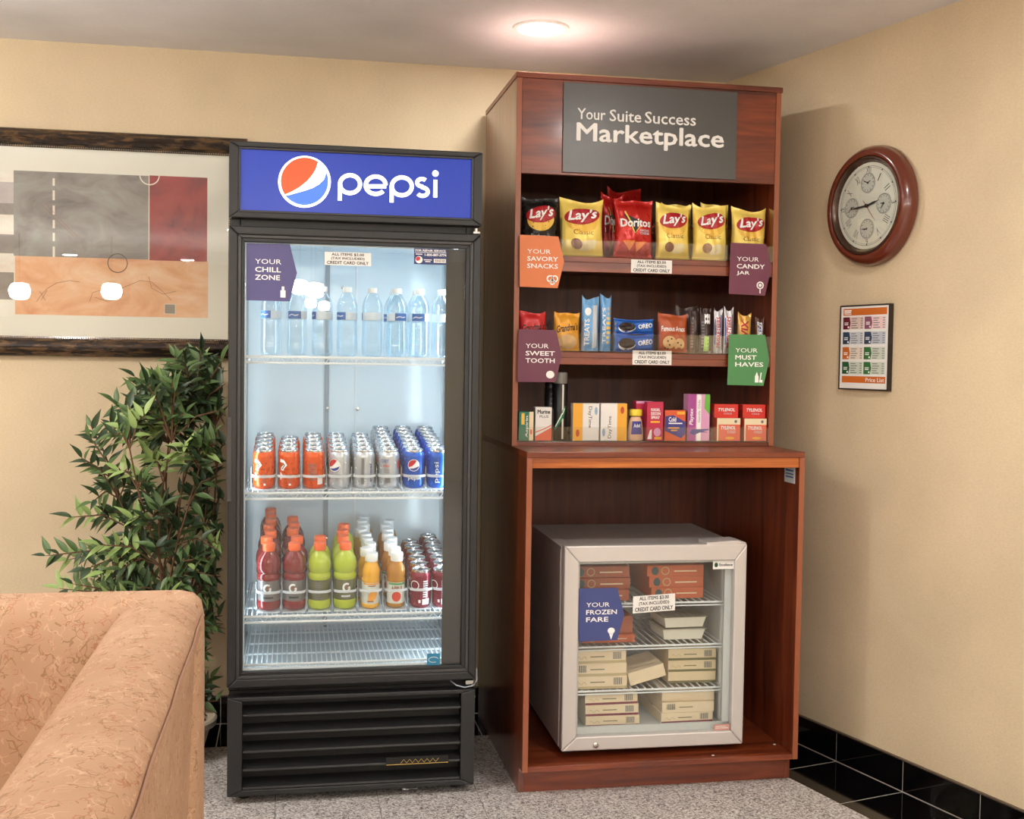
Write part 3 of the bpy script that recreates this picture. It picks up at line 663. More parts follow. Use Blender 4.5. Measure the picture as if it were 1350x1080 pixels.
for i, (x, row, rz) in enumerate([(357.5, 0, -.10), (391, 0, .35), (425, 0, -.75), (457.5, 0, -.25), (490.5, 0, -1.3), (523, 0, 1.0), (553, 0, .35), (582, 0, 2.2), (519, 1, -.3), (549, 1, 1.5)]):
    X = pY(x, 440, -.715).x
    lab = ['half hidden below the purple sign, leftmost', 'second from the left, behind the sign tip', 'third from the left', 'fourth from the left', 'fifth from the left, plain label side', 'sixth from the left', 'seventh from the left with a blue label', 'rightmost, cut by the black edge strip', 'in the row behind, left one', 'in the row behind, right one'][i]
    if row: X = pY(x, 440, -.64).x
    put(tw, used, (X, -.715 + row * .075, SHZ[1] + .0046), rz, 'clear water bottle %s' % lab, 'water bottles on the top fridge shelf', False)
MATS['ice_white'] = MATS['soft_white']

# ------------------------------------------------------------------ signs and stickers on the fridge
M('tag_violet', (82, 78, 128), .45); M('tag_navy', (64, 74, 132), .45); M('tag_orange', (222, 122, 66), .45); M('tag_plum', (108, 48, 72), .45); M('tag_green', (74, 138, 82), .45); M('tag_white', (248, 246, 244), .5)
def arrow_sign(px, Y, lines, mat, label, icon, th=.0025):
    pts = [xz(a, b, Y) for a, b in px]; cx = sum(p[0] for p in pts) / 5; zb = min(p[1] for p in pts)
    t = thing('arrow_sign', (cx, Y, zb), label, 'sign', 'arrow shaped section signs')
    MB().prism(pts, lambda u, v, w_: (u, w_, v), Y - th, Y).build('board', mat, t, True)
    x0 = min(p[0] for p in pts); x1 = pts[1][0]; z1 = pts[0][1]; z0 = pts[4][1]; W, H = x1 - x0, z1 - z0; m = on_plane(Y - th)
    zc = z1 - H * .27
    for i, s in enumerate(lines):
        h = H * (.090 if i else .085); wd = W * .155 * len(s) * (1.0 if i else .98)
        if s in ('ZONE', 'FARE', 'MUST'): wd = W * .58
        if s == 'CHILL': wd = W * .60
        if s == 'JAR': wd = W * .36
        wd = min(wd, W * .80)
        decal(d_text(s, x0 + W * .20, zc - h, x0 + W * .20 + wd, zc, .018 if i else 0), 'lettering', 'tag_white', t, m, .0006, True)
        zc -= H * .138
    ix, iz = x0 + W * .86, z0 + H * .145; u = W * .10
    ic = {'bottle': d_join(d_rect(ix - u * .7, iz - u * 1.1, ix + u * .5, iz + u * .6), d_rect(ix - u * .4, iz + u * .6, ix + u * .2, iz + u * 1.5)),
          'pretzel': d_join(d_ring(ix - u * .6, iz + u * .3, u * .75, u * .35, 12), d_ring(ix + u * .6, iz + u * .3, u * .75, u * .35, 12), d_ring(ix, iz - u * .5, u * .6, u * .35, 12)),
          'lolly': d_join(d_ring(ix, iz + u * .5, u * .85, u * .3, 14), d_ell(ix, iz + u * .5, u * .45, u * .45, 10, 1), d_rect(ix - u * .15, iz - u * 1.6, ix + u * .15, iz - u * .3)),
          'cookie': d_ell(ix, iz, u * 1.1, u * 1.0, 16, 2),
          'products': d_join(d_rect(ix - u * 1.1, iz - u * 1.2, ix - u * .1, iz + u * .5), d_poly([(ix - u * 1.0, iz + u * .5), (ix - u * .2, iz + u * .5), (ix - u * .6, iz + u * 1.6)]), d_line([(ix + u * .6, iz + u * 1.4), (ix + u * .35, iz - u * .6)], u * .3), d_rect(ix + u * .1, iz - u * 1.2, ix + u * 1.0, iz - u * .5)),
          'cone': d_join(d_ell(ix, iz + u * .6, u * .95, u * .8, 14, 2), d_poly([(ix - u * .6, iz), (ix + u * .6, iz), (ix, iz - u * 1.7)]))}[icon]
    decal(ic, 'icon', 'tag_white', t, m, .0006, True)
    return t
arrow_sign([(325, 320.5), (382, 322), (391.5, 360), (382, 397.5), (325, 396)], -.8022, ['YOUR', 'CHILL', 'ZONE'], 'tag_violet', 'violet arrow sign reading YOUR CHILL ZONE on the fridge glass', 'bottle', .001)
def price_label(px, Y, label, tilt=0, th=.0012):
    (x0, z1), (x1, z0) = xz(px[0], px[1], Y), xz(px[2], px[3], Y)
    t = thing('price_label', ((x0 + x1) / 2, Y, z0), label, 'price label', 'printed price labels')
    W, H = x1 - x0, z1 - z0; g = tilt
    MB().prism([(x0, z0 - g * W / 2), (x1, z0 + g * W / 2), (x1, z1 + g * W / 2), (x0, z1 - g * W / 2)], lambda u, v, w_: (u, w_, v), Y - th, Y).build('paper', 'paper_white', t, True)
    for i, (s, f) in enumerate((('ALL ITEMS $3.00', .70), ('(TAX INCLUDED)', .72), ('CREDIT CARD ONLY', .90))):
        zc = z1 - H * (.06 + .31 * i); xm = (x0 + x1) / 2
        decal(d_text(s, xm - W * f / 2, zc - H * .24, xm + W * f / 2, zc, .02, tilt=tilt), 'lettering', 'print_black', t, on_plane(Y - th), .0005, True)
price_label((428, 332, 489, 351), -.8022, 'white price label stuck on the fridge glass')
def sticker(name, px, Y, mat, label, cat, th=.0008):
    (x0, z1), (x1, z0) = xz(px[0], px[1], Y), xz(px[2], px[3], Y)
    t = thing(name, ((x0 + x1) / 2, Y, z0), label, cat)
    MB().box(x0, x1, Y - th, Y, z0, z1).build('film', mat, t, True); return t, x0, z0, x1 - x0, z1 - z0, on_plane(Y - th)
M('sticker_navy', (36, 48, 104), .4); M('sticker_teal', (40, 124, 160), .4)
t, x, z, W, H, m = sticker('service_sticker', (546, 327, 589, 349.5), -.8022, 'sticker_navy', 'dark blue repair service sticker at the top right of the fridge glass', 'sticker')
decal(d_text('FOR REPAIR SERVICE', x + W * .04, z + H * .80, x + W * .96, z + H * .93, .03), 'lettering', 'tag_white', t, m, .0004, True)
decal(d_text('1-800-887-3774', x + W * .32, z + H * .52, x + W * .98, z + H * .68, .03), 'lettering', 'tag_white', t, m, .0004, True)
decal(d_rect(x + W * .02, z + H * .73, x + W * .98, z + H * .76), 'rule', 'tag_white', t, m, .0004, True)
decal(d_ell(x + W * .15, z + H * .28, W * .11, W * .11, 18, 2), 'globe_disc', 'tag_white', t, m, .0004, True)
decal(d_ell(x + W * .12, z + H * .34, W * .075, W * .06, 14, 2, .6), 'globe_red_part', 'logo_red', t, m, .0007, True)
decal(d_rect(x + W * .60, z + H * .12, x + W * .97, z + H * .36), 'number_field', 'paper_white', t, m, .0004, True)
decal(d_text('82N5105', x + W * .64, z + H * .17, x + W * .94, z + H * .31, .01), 'number', 'print_black', t, m, .0007, True)
decal(d_join(d_rect(x + W * .30, z + H * .26, x + W * .54, z + H * .31), d_rect(x + W * .34, z + H * .15, x + W * .50, z + H * .20), d_rect(x + W * .05, z + H * .60, x + W * .25, z + H * .65)), 'small_print', 'tag_white', t, m, .0004, True)
t, x, z, W, H, m = sticker('energy_sticker', (563, 862, 580, 877.5), -.8022, 'sticker_teal', 'small teal sticker at the bottom right of the fridge glass', 'sticker')
decal(d_line(arc(x + W * .5, z + H * .5, W * .38, H * .22, 20, 300, 12), W * .05), 'swoosh', 'sign_sky' if False else 'pale_print', t, m, .0004, True)
# ------------------------------------------------------------------ wooden cabinet: base unit and hutch
X0, X1 = .2972, 1.1989; PT = .0180
YB_, YH, YK, YBK = -.899, -.6471, -.840, -.040
ZK, ZKS, ZC, ZHS = 1.0707, 1.0522, 2.2733, 2.2561
bc = thing('base_cabinet', ((X0 + X1) / 2, -.47, 0), 'open-fronted reddish wooden base cabinet holding the small freezer', 'cabinet')
side = [(YK, 0), (YBK, 0), (YBK, ZKS), (YB_, ZKS), (YB_, .0814), (YK, .0814)]
for a in (X0, X1 - PT):
    MB().prism(side, lambda u, v, t: (t, u, v), a, a + PT).build('side_panel', 'wood_v', bc, True, 0, .0012)
    MB().box(a + .0006, a + PT - .0006, YB_ - .0008, YB_ + .0005, .0825, ZKS - .001).build('edge_band', 'wood_edge', bc, True)
MB().box(X0, X1, YB_, YBK, ZKS, ZK).build('countertop', 'wood_h', bc, True, 0, .0015)
tex_mat('wood_rail_lit', wood_fn((.7, 9, 30), dark=(120, 56, 22), mid=(170, 88, 34), light=(206, 124, 54)), .3, coat=.3)  # brighter orange wood: the strong light on the rail put into its colour
box('apron_rail', 'wood_rail_lit', (X0 + PT, X1 - PT, YB_ + .004, YB_ + .022, 1.0205, ZKS), bc, True, .001)
box('bottom_panel', 'wood_h', (X0 + PT, X1 - PT, YB_ + .001, YBK - .012, .0814, .0985), bc, True, .001)
box('back_panel', 'wood_back', (X0 + PT, X1 - PT, YBK - .018, YBK - .004, .0985, ZKS), bc, True)
box('kick_plate', 'wood_h', (X0 + PT, X1 - PT, YK + .0005, YK + .016, 0, .0814), bc, True, .001)
for px_, py_ in ((1021, 981.5), (940, 996)):
    p = pZ(px_, py_, .0988); MB().lathe([(.005, 0), (.005, .0006), (0, .0007)], 8, (p.x, p.y, .0986)).build('wood_chip_mark', 'paper_white', bc, True)
t = thing('inspection_tag', (1.180, -.828, .966), 'small pale tag stuck inside the base cabinet at its upper right', 'sticker')
MB().box(1.1795, 1.1808, -.868, -.788, .966, 1.0195).build('paper', 'pale_print', t, True)
MB().box(1.1790, 1.1794, -.858, -.80, .993, .997).box(1.1790, 1.1794, -.858, -.80, .983, .987).box(1.1790, 1.1794, -.858, -.80, 1.003, 1.008).build('print_lines', 'label_blue', t, True)
hu = thing('display_hutch', ((X0 + X1) / 2, -.34, ZK), 'tall reddish wooden hutch with three snack shelves', 'cabinet')
for a in (X0, X1 - PT):
    box('side_panel', 'wood_v', (a, a + PT, YH, YBK, ZK, ZHS), hu, True, .0012)
    MB().box(a + .0006, a + PT - .0006, YH - .0008, YH + .0005, ZK + .001, ZHS - .001).build('edge_band', 'wood_edge', hu, True)
box('top_panel', 'wood_h', (X0 - .003, X1 + .004, YH - .003, YBK, ZHS, ZC), hu, True, .0015)
M('bounce_tone', (124, 104, 99), .85)
box('bounce_board', 'bounce_tone', (X0, X1, YH + .002, YBK - .002, ZC + .0002, ZC + .0012), hu, True, label='added unseen board on the hutch top that mutes the ceiling bounce')  # unseen sheet added over the top panel to tame the orange ceiling bounce
box('fascia', 'wood_h', (X0 + PT, X1 - PT, YH + .002, YH + .020, 1.9515, ZHS), hu, True, .001)
box('back_panel', 'wood_back', (X0 + PT, X1 - PT, YBK - .020, YBK - .005, ZK, ZHS), hu, True)
SH = {1: (1.690, 1.6405), 2: (1.378, 1.3375), 3: (1.083, ZK)}
for n in (1, 2, 3):
    zt, zb = SH[n]
    box('shelf', 'wood_h', (X0 + PT, X1 - PT, YH + .003, YBK - .020, zt - .018 if n < 3 else zb, zt), hu, True, .001)
    if n < 3: box('shelf_nosing', 'wood_h', (X0 + PT, X1 - PT, YH + .0025, YH + .022, zb, zt - .0182), hu, True, .001)
# big grey sign
M('sign_grey', (86, 85, 84), .34, .4, bump=(500, .05)); M('sign_letter', (244, 242, 240), .45)
sx0, sz1 = xz(743.5, 108, YH - .006); sx1, sz0 = xz(970, 237, YH - .006)
t = thing('marketplace_sign', ((sx0 + sx1) / 2, YH, sz0), 'wide grey sign with white Marketplace lettering on top of the hutch', 'sign')
box('sign_panel', 'sign_grey', (sx0, sx1, YH - .006, YH + .002, sz0, sz1), t, True, .0008)
SP = on_plane(YH - .006)
def raised(d, name, mat, parent, Y, th):
    m = MB(); n = len(d[0]); m.add([(v[0], Y - th - (v[2] if len(v) > 2 else 0), v[1]) for v in d[0]], d[1])
    # side walls from boundary edges
    from collections import Counter
    ec = Counter(); dirn = {}
    for f in d[1]:
        for i in range(len(f)):
            a, b = f[i], f[(i + 1) % len(f)]; ec[(min(a, b), max(a, b))] += 1; dirn[(min(a, b), max(a, b))] = (a, b)
    for e, c in ec.items():
        if c == 1:
            a, b = dirn[e]; p, q = d[0][a], d[0][b]; m.add([(p[0], Y - th, p[1]), (q[0], Y - th, q[1]), (q[0], Y, q[1]), (p[0], Y, p[1])], [(0, 1, 2, 3)])
    return m.build(name, mat, parent, True)
def word_boxes(words, line, Y, bold, parent, mat):
    for s, bx in zip(words, line):
        (a, b), (c, d) = xz(bx[0], bx[1], Y), xz(bx[2], bx[3], Y)
        raised(d_text(s, a, d, c, b, bold), 'lettering', mat, parent, Y, .003)
# word boxes: left, top, right, bottom pixels (top/bottom measured at each word's own left/right ends)
def word(s, x0, x1, cap, base, Y, bold, parent, mat, desc=0):
    zt = pY((x0 + x1) / 2, cap, Y).z; zb = pY((x0 + x1) / 2, base + desc, Y).z
    raised(d_text(s, pY(x0, base, Y).x, zb, pY(x1, base, Y).x, zt, bold), 'lettering', mat, parent, Y, .003)
word('Your', 761, 798, 143.5, 158, YH - .006, .006, t, 'sign_letter'); word('Suite', 803.5, 845, 145.5, 161, YH - .006, .006, t, 'sign_letter'); word('Success', 850, 917, 149, 164.5, YH - .006, .006, t, 'sign_letter')
word('Marketplace', 759.5, 954, 166.5, 191, YH - .006, .018, t, 'sign_letter', 7)
# arrow signs and price labels on the hutch
YS = YH - .014
arrow_sign([(685, 309.5), (736, 312), (743.5, 345.5), (735, 380), (685, 378)], YS, ['YOUR', 'SAVORY', 'SNACKS'], 'tag_orange', 'orange arrow sign reading YOUR SAVORY SNACKS', 'pretzel')
arrow_sign([(963, 320), (1009.6, 322), (1016.4, 353.6), (1008, 390), (960.5, 387.5)], YS, ['YOUR', 'CANDY', 'JAR'], 'tag_plum', 'plum arrow sign reading YOUR CANDY JAR', 'lolly')
arrow_sign([(683.5, 434), (733, 435.5), (740.5, 468.5), (732, 504), (682, 503.5)], YS, ['YOUR', 'SWEET', 'TOOTH'], 'tag_plum', 'plum arrow sign reading YOUR SWEET TOOTH', 'cookie')
arrow_sign([(961, 440.7), (1008, 441.5), (1014, 475), (1006, 508.8), (958.5, 507.5)], YS, ['YOUR', 'MUST', 'HAVES'], 'tag_green', 'green arrow sign reading YOUR MUST HAVES', 'products')
price_label((832, 342, 885.5, 361), YH + .0024, 'white price label on the edge of the top snack shelf')
price_label((834, 462, 885, 481.5), YH + .0024, 'white price label on the edge of the middle snack shelf')
# clear acrylic trays
glass('acrylic', (.985, .985, .98), .05, .03, .5, 3.0)
M('strip_white', (236, 232, 228), .5)
def tray(n, lip, divs, dh, label, yi, ye):
    z = SH[n][0] + .0008; t = thing('acrylic_tray', ((X0 + X1) / 2, YH, z), label, 'display tray', 'clear acrylic shelf trays')
    MB().box(X0 + PT + .001, X1 - PT - .001, YH - .004, -.30, z, z + .004).build('tray_base', 'acrylic', t, True)
    MB().box(X0 + PT + .001, X1 - PT - .001, YH - .0065, YH - .004, z, z + lip).build('front_lip', 'acrylic', t, True)
    for px_ in divs:
        x = pY(px_, {1: 330, 2: 455, 3: 577}[n], yi).x
        MB().prism([(YH + .004, z + .0042), (ye, z + .0042), (ye, z + dh * .9), (YH + .03, z + dh), (YH + .008, z + dh * .97), (YH + .004, z + dh * .9)], lambda u, v, w_: (w_, u, v), x - .0012, x + .0012).build('divider', 'acrylic', t, True)
    return z + .004
DIV = {1: [736.2, 802, 861.8, 910.8, 960.5], 2: [724.5, 765, 807.5, 864.6, 907, 939, 969.2, 992.5], 3: [704.2, 728.5, 752, 790.5, 827.3, 851.8, 875, 905, 939, 978.3]}
ZT = {1: tray(1, .052, DIV[1], .125, 'clear acrylic tray with dividers under the chip bags', YH + .055, YH + .108), 2: tray(2, .062, DIV[2], .105, 'clear acrylic tray with dividers under the cookies and candy', YH + .045, YH + .095), 3: tray(3, .050, DIV[3], .11, 'clear acrylic tray with dividers under the medicine boxes', YH + .012, YH + .056)}

# ------------------------------------------------------------------ packets
def bag_surface(w, h, t, seed, flare=.10, crimp=.07):
    r = random.Random(seed); ph = [r.uniform(0, 6) for _ in range(6)]
    def half(u, v):
        a = max(0, 1 - abs(2 * u - 1) ** 2.6) ** .6; vv = min(1, max(0, (v - crimp) / (1 - 2 * crimp))); b = max(0, 1 - abs(2 * vv - 1) ** 3.2) ** .6
        wr = .16 * math.sin(9 * u + 7 * v + ph[0]) + .13 * math.sin(19 * v - 8 * u + ph[1]) + .11 * math.sin(27 * u + 9 * v + ph[2]) + .22 * math.sin(31 * u + ph[5]) * abs(2 * v - 1) ** 2
        return t / 2 * (a * b * (1 + .55 * wr)) + .0005
    def pos(u, v, side, e=0):
        fl = 1 - flare * math.sin(PI * min(1, max(0, v))) ** .7
        x = (u - .5) * w * fl + .012 * w * math.sin(5 * v + ph[3]); z = v * h + .022 * h * math.sin(6.3 * u + ph[4]) * (v ** 3) + .075 * h * abs(2 * u - 1) ** 3 * (v ** 6) * (1 if u < .5 else .7)
        lean = .003 * math.sin(11 * u + ph[5]) * (1 if v < crimp or v > 1 - crimp else .3)
        return (x, side * half(u, v) - (e if side < 0 else 0) + lean, z)
    return pos
def bag(name, w, h, t, mat, seed, flare=.10, nu=18, nv=22):
    pos = bag_surface(w, h, t, seed, flare); m = MB(); n1 = nu + 1
    for sd in (-1, 1):
        vs = [pos(i / nu, j / nv, sd) for j in range(nv + 1) for i in range(n1)]
        fs = [(j * n1 + i, j * n1 + i + 1, (j + 1) * n1 + i + 1, (j + 1) * n1 + i) for j in range(nv) for i in range(nu)]
        if sd > 0: fs = [tuple(reversed(f)) for f in fs]
        m.add(vs, fs)
    N = n1 * (nv + 1); per = [i for i in range(nu)] + [j * n1 + nu for j in range(nv)] + [nv * n1 + i for i in range(nu, 0, -1)] + [j * n1 for j in range(nv, 0, -1)]
    m.f += [(per[k], N + per[k], N + per[(k + 1) % len(per)], per[(k + 1) % len(per)]) for k in range(len(per))]
    mp = lambda x, z, e: pos(min(.985, max(.015, x / w + .5)), min(.99, max(.01, z / h)), -1, e)
    return m, mp
def pouch(name, px, Y, z, mat, t, prints_, label, cat, group, seed, flare=.055, rz=0, lean=0):
    x0, x1, yt, yb = px; a = pY(x0, yb, Y); b = pY(x1, yt, Y); b.x = min(b.x, 1.176); w = b.x - a.x; h = (pY((x0 + x1) / 2, yt, Y).z - z) * .97
    T = thing(name, ((a.x + b.x) / 2, Y, z), label, cat, group, rz); T.rotation_euler = (lean, 0, rz)
    w *= .985; m, mp = bag(name, w, h, t, mat, seed, flare); m.build('wrapper', mat, T, smooth=70)
    for nm, pm, d, e in prints_(w, h): decal(dens(d, .012), nm, pm, T, mp, e)
    return T
for n, c, r_, me_ in (('bag_yellow', (250, 222, 112), .3, .1), ('bag_black', (34, 32, 32), .28, .3), ('bag_red', (188, 32, 28), .28, .25), ('lays_red', (176, 28, 38), .4, 0), ('chip_gold', (240, 196, 84), .45, 0), ('chip_pale', (238, 222, 168), .5, 0), ('potato_brown', (130, 78, 44), .5, 0), ('dorito_orange', (228, 128, 44), .5, 0),
                      ('wrap_red', (200, 44, 46), .35, .1), ('wrap_gold', (226, 158, 44), .35, .15), ('cookie_tan', (222, 182, 128), .6, 0), ('wrap_sky', (110, 168, 220), .35, .1), ('wrap_blue', (42, 100, 190), .35, .1), ('cookie_dark', (44, 30, 26), .5, 0), ('wrap_brown', (170, 78, 40), .4, .1),
                      ('wrap_dark', (62, 48, 46), .3, .3), ('wrap_silver', (206, 206, 212), .3, .35), ('wrap_choc', (80, 44, 34), .35, .1), ('twix_gold', (216, 168, 84), .3, .3), ('lime_print', (160, 214, 90), .4, 0)):
    M(n, c, r_, me_)
def lays(flavour):
    def f(w, h):
        q = [('sun_disc', 'chip_gold', d_ell(0, h * .63, w * .38, h * .21), .0006), ('red_banner', 'lays_red', d_ell(0, h * .72, w * .42, h * .15, rot=.12), .0018),
             ('logo_lettering', 'soft_white', d_text("Lay's", -w * .34, h * .61, w * .35, h * .85, .03, shear=.2, tilt=.12), .0030)]
        if flavour == 'Classic':
            q += [('flavour_lettering', 'potato_brown', d_text('Classic', -w * .22, h * .39, w * .26, h * .48, 0), .0008), ('potato_print', 'potato_brown', d_ell(-w * .14, h * .22, w * .14, h * .09, rot=-.5), .0020), ('chip_print', 'chip_pale', d_ell(w * .12, h * .20, w * .22, h * .09, rot=.3), .0006)]
        else: q += [('flavour_lettering', 'pale_print', d_text('Barbecue', -w * .26, h * .30, w * .28, h * .37, 0), .0008)]
        return q
    return f
def dori(w, h):
    return [('dark_triangle', 'print_black', d_poly([(-w * .30, h * .78), (w * .12, h * .64), (w * .02, h * .44), (-w * .06, h * .46)]), .0006), ('triangle_rim', 'chip_gold', d_line([(-w * .26, h * .82), (-w * .02, h * .43), (w * .16, h * .58)], w * .035), .0010),
            ('logo_lettering', 'soft_white', d_text('Doritos', -w * .40, h * .54, w * .42, h * .69, .03), .0026), ('flavour_lettering', 'pale_print', d_join(d_text('NACHO', w * .12, h * .46, w * .38, h * .50, .02), d_text('CHEESE', w * .12, h * .41, w * .38, h * .45, .02)), .0008),
            ('tortilla_chips', 'dorito_orange', d_join(d_poly([(-w * .34, h * .30), (w * .0, h * .30), (-w * .12, h * .12)]), d_poly([(w * .0, h * .28), (w * .32, h * .29), (w * .06, h * .10)])), .0008)]
YF1 = YH + .055; gc = 'chip bags on the top snack shelf'
pouch('chip_bag', (790, 823, 258, 331), YH + .14, ZT[1], 'bag_red', .05, dori, 'red tortilla chip bag standing behind the front red one', 'chip bag', gc, 31, rz=.1)
pouch('chip_bag', (799, 846, 250, 331), YH + .22, ZT[1], 'bag_red', .05, dori, 'rearmost red tortilla chip bag with its corner showing highest', 'chip bag', gc, 32)
pouch('chip_bag', (685.5, 736, 261, 332), YF1, ZT[1], 'bag_black', .055, lays('b'), 'black barbecue chip bag above the orange sign', 'chip bag', gc, 3)
pouch('chip_bag', (736.5, 796, 264, 334), YF1, ZT[1], 'bag_yellow', .055, lays('Classic'), 'yellow chip bag between the black bag and the red bags', 'chip bag', gc, 4, rz=-.06)
pouch('chip_bag', (808, 861, 264, 335), YF1 - .002, ZT[1], 'bag_red', .055, dori, 'front red tortilla chip bag with white lettering and orange chips', 'chip bag', gc, 5)
pouch('chip_bag', (870, 912, 269, 333), YH + .14, ZT[1], 'bag_yellow', .045, lays('Classic'), 'yellow chip bag behind the first one right of the red bags', 'chip bag', gc, 36)
pouch('chip_bag', (862.5, 910, 270, 337), YF1, ZT[1], 'bag_yellow', .055, lays('Classic'), 'front yellow chip bag right next to the red bags', 'chip bag', gc, 6)
pouch('chip_bag', (922, 961, 269, 334), YH + .14, ZT[1], 'bag_yellow', .045, lays('Classic'), 'yellow chip bag half hidden behind the second one from the right', 'chip bag', gc, 37)
pouch('chip_bag', (911.5, 959, 271, 339), YF1, ZT[1], 'bag_yellow', .055, lays('Classic'), 'front yellow chip bag, second from the right', 'chip bag', gc, 7)
pouch('chip_bag', (962, 1012, 276, 340), YF1, ZT[1], 'bag_yellow', .055, lays('Classic'), 'yellow chip bag behind the plum candy jar sign', 'chip bag', gc, 8)
# middle shelf
YF2 = YH + .045; gk = 'cookies and candy on the middle snack shelf'
def cookies(txtmat, ckmat, s, band):
    def f(w, h):
        q = [('name_lettering', txtmat, d_text(s, -w * .42, h * .52, w * .42, h * .72, .02, shear=.15, tilt=.15), .0010), ('cookie_print', ckmat, d_ell(0, h * .24, w * .38, h * .20), .0006)]
        if band: q.append(('band', band, d_rect(-w * .44, h * .47, w * .44, h * .76, 6, 3), .0006))
        return q
    return f
pouch('cookie_pack', (683, 720, 411, 455), YF2, ZT[2], 'wrap_red', .03, cookies('cookie_dark', 'cookie_tan', "Grandma's", None), 'red cookie pack above the plum sweet tooth sign', 'cookie pack', gk, 9, .02)
pouch('cookie_pack', (729.5, 764.5, 412, 457), YF2, ZT[2], 'wrap_gold', .03, cookies('cookie_dark', 'cookie_tan', "Grandma's", None), 'golden cookie pack between the sweet tooth sign and the tall blue packs', 'cookie pack', gk, 10, .02)
def treat(w, h): return [('pale_stripe', 'pale_print', d_rect(w * .12, h * .06, w * .38, h * .86, 3, 8), .0006), ('name_lettering', 'soft_white', d_text('TREATS', -w * .36, h * .10, -w * .06, h * .62, .02, 90), .0008), ('character_patch', 'soft_white', d_ell(-w * .16, h * .76, w * .18, h * .08), .0008)]
def treat2(w, h): return [('window_stripes', 'chip_gold', d_join(*[d_rect(w * .02, h * (.14 + .09 * k), w * .38, h * (.19 + .09 * k)) for k in range(8)]), .0006), ('name_lettering', 'soft_white', d_text('TREATS', -w * .34, h * .14, -w * .06, h * .8, .02, 90), .0008)]
pouch('treat_bar', (765.5, 790, 392, 456), YF2, ZT[2], 'wrap_sky', .022, treat, 'light blue treat bar standing upright, left one', 'snack bar', gk, 11, .03)
pouch('treat_bar', (790, 806.5, 390, 457), YF2 + .012, ZT[2], 'wrap_sky', .022, treat2, 'light blue treat bar with brown stripes, right one', 'snack bar', gk, 12, .03)
def oreo(w, h): return [('cream_print', 'soft_white', d_ell(-w * .22, h * .42, w * .205, h * .34), .0010), ('cookie_print', 'cookie_dark', d_ell(-w * .22, h * .50, w * .20, h * .30), .0026), ('name_lettering', 'soft_white', d_text('OREO', w * .06, h * .40, w * .44, h * .72, .03, tilt=.12), .0010)]
zo = ZT[2]
pouch('cookie_roll', (808.5, 862.5, 441, 458), YF2, zo, 'wrap_blue', .04, oreo, 'lower blue cookie pack of the two stacked', 'cookie pack', gk, 13, .03)
oz = zo + (pY(835, 441, YF2).z - zo) * .97 + .003
pouch('cookie_roll', (808.5, 862.5, 421, 440), YF2, oz, 'wrap_blue', .04, oreo, 'upper blue cookie pack of the two stacked', 'cookie pack', gk, 14, .03)
pouch('cookie_pack', (866.5, 906.5, 414, 458), YF2, ZT[2], 'wrap_brown', .03, lambda w, h: [('name_lettering', 'soft_white', d_text('Famous Amos', -w * .40, h * .56, w * .40, h * .70, .02), .0010), ('cookie_print', 'cookie_tan', d_join(d_ell(-w * .14, h * .27, w * .22, h * .17), d_ell(w * .2, h * .22, w * .18, h * .16)), .0006), ('chocolate_chips', 'cookie_dark', d_join(*[d_ell(w * a, h * b, w * .03, h * .025, 8, 1) for a, b in ((-.2, .3), (-.08, .36), (-.14, .2), (.14, .26), (.26, .2), (-.28, .12), (-.18, .1))]), .0012)], 'brown cookie pack printed with chocolate chip cookies', 'cookie pack', gk, 15, .02)
def darkbar(k):
    def f(w, h):
        q = [('grey_print', 'grey_print', d_join(*[d_rect(-w * .36, h * (.12 + .07 * i), -w * .1, h * (.16 + .07 * i)) for i in range(9)]), .0006)]
        if k: q += [('barcode_panel', 'soft_white', d_rect(-w * .1, h * .66, w * .38, h * .88, 2, 2), .0006), ('lime_patch', 'lime_print', d_rect(-w * .14, h * .04, w * .3, h * .38, 2, 4), .0008)]
        return q
    return f
pouch('candy_bar', (907.5, 921, 408, 459), YF2, ZT[2], 'wrap_dark', .018, darkbar(0), 'dark brown candy bar standing beside the brown cookies', 'candy bar', gk, 16, .04)
pouch('candy_bar', (921, 938, 406, 459), YF2 + .004, ZT[2], 'wrap_dark', .018, darkbar(1), 'dark candy bar with a white barcode and lime patch', 'candy bar', gk, 17, .04)
pouch('candy_bar', (889, 921, 404, 446), YF2 + .075, ZT[2], 'wrap_dark', .02, darkbar(0), 'dark candy bar leaning behind the brown cookie pack', 'candy bar', gk, 18, .04)
def musk(w, h): return [('name_lettering', 'logo_red', d_text('MUSKETEERS', -w * .26, h * .12, w * .2, h * .86, .03, 90, .2), .0008), ('blue_edge', 'logo_blue', d_join(d_rect(-w * .42, h * .2, -w * .32, h * .8, 1, 6), d_rect(w * .27, h * .4, w * .37, h * .88, 1, 6)), .0006)]
pouch('candy_bar', (940, 952.5, 408, 459), YF2, ZT[2], 'wrap_silver', .018, musk, 'silver candy bar with red and blue lettering, left one', 'candy bar', gk, 19, .04)
pouch('candy_bar', (953, 967.5, 407, 459), YF2, ZT[2], 'wrap_silver', .018, musk, 'silver candy bar with red and blue lettering, right one', 'candy bar', gk, 20, .04)
pouch('candy_bar', (971, 990.5, 414, 459), YF2, ZT[2], 'twix_gold', .02, lambda w, h: [('name_lettering', 'lays_red', d_text('TWIX', -w * .3, h * .15, w * .26, h * .88, .04, 90, .15), .0008)], 'gold candy bar with red lettering above the green sign', 'candy bar', gk, 21, .04)
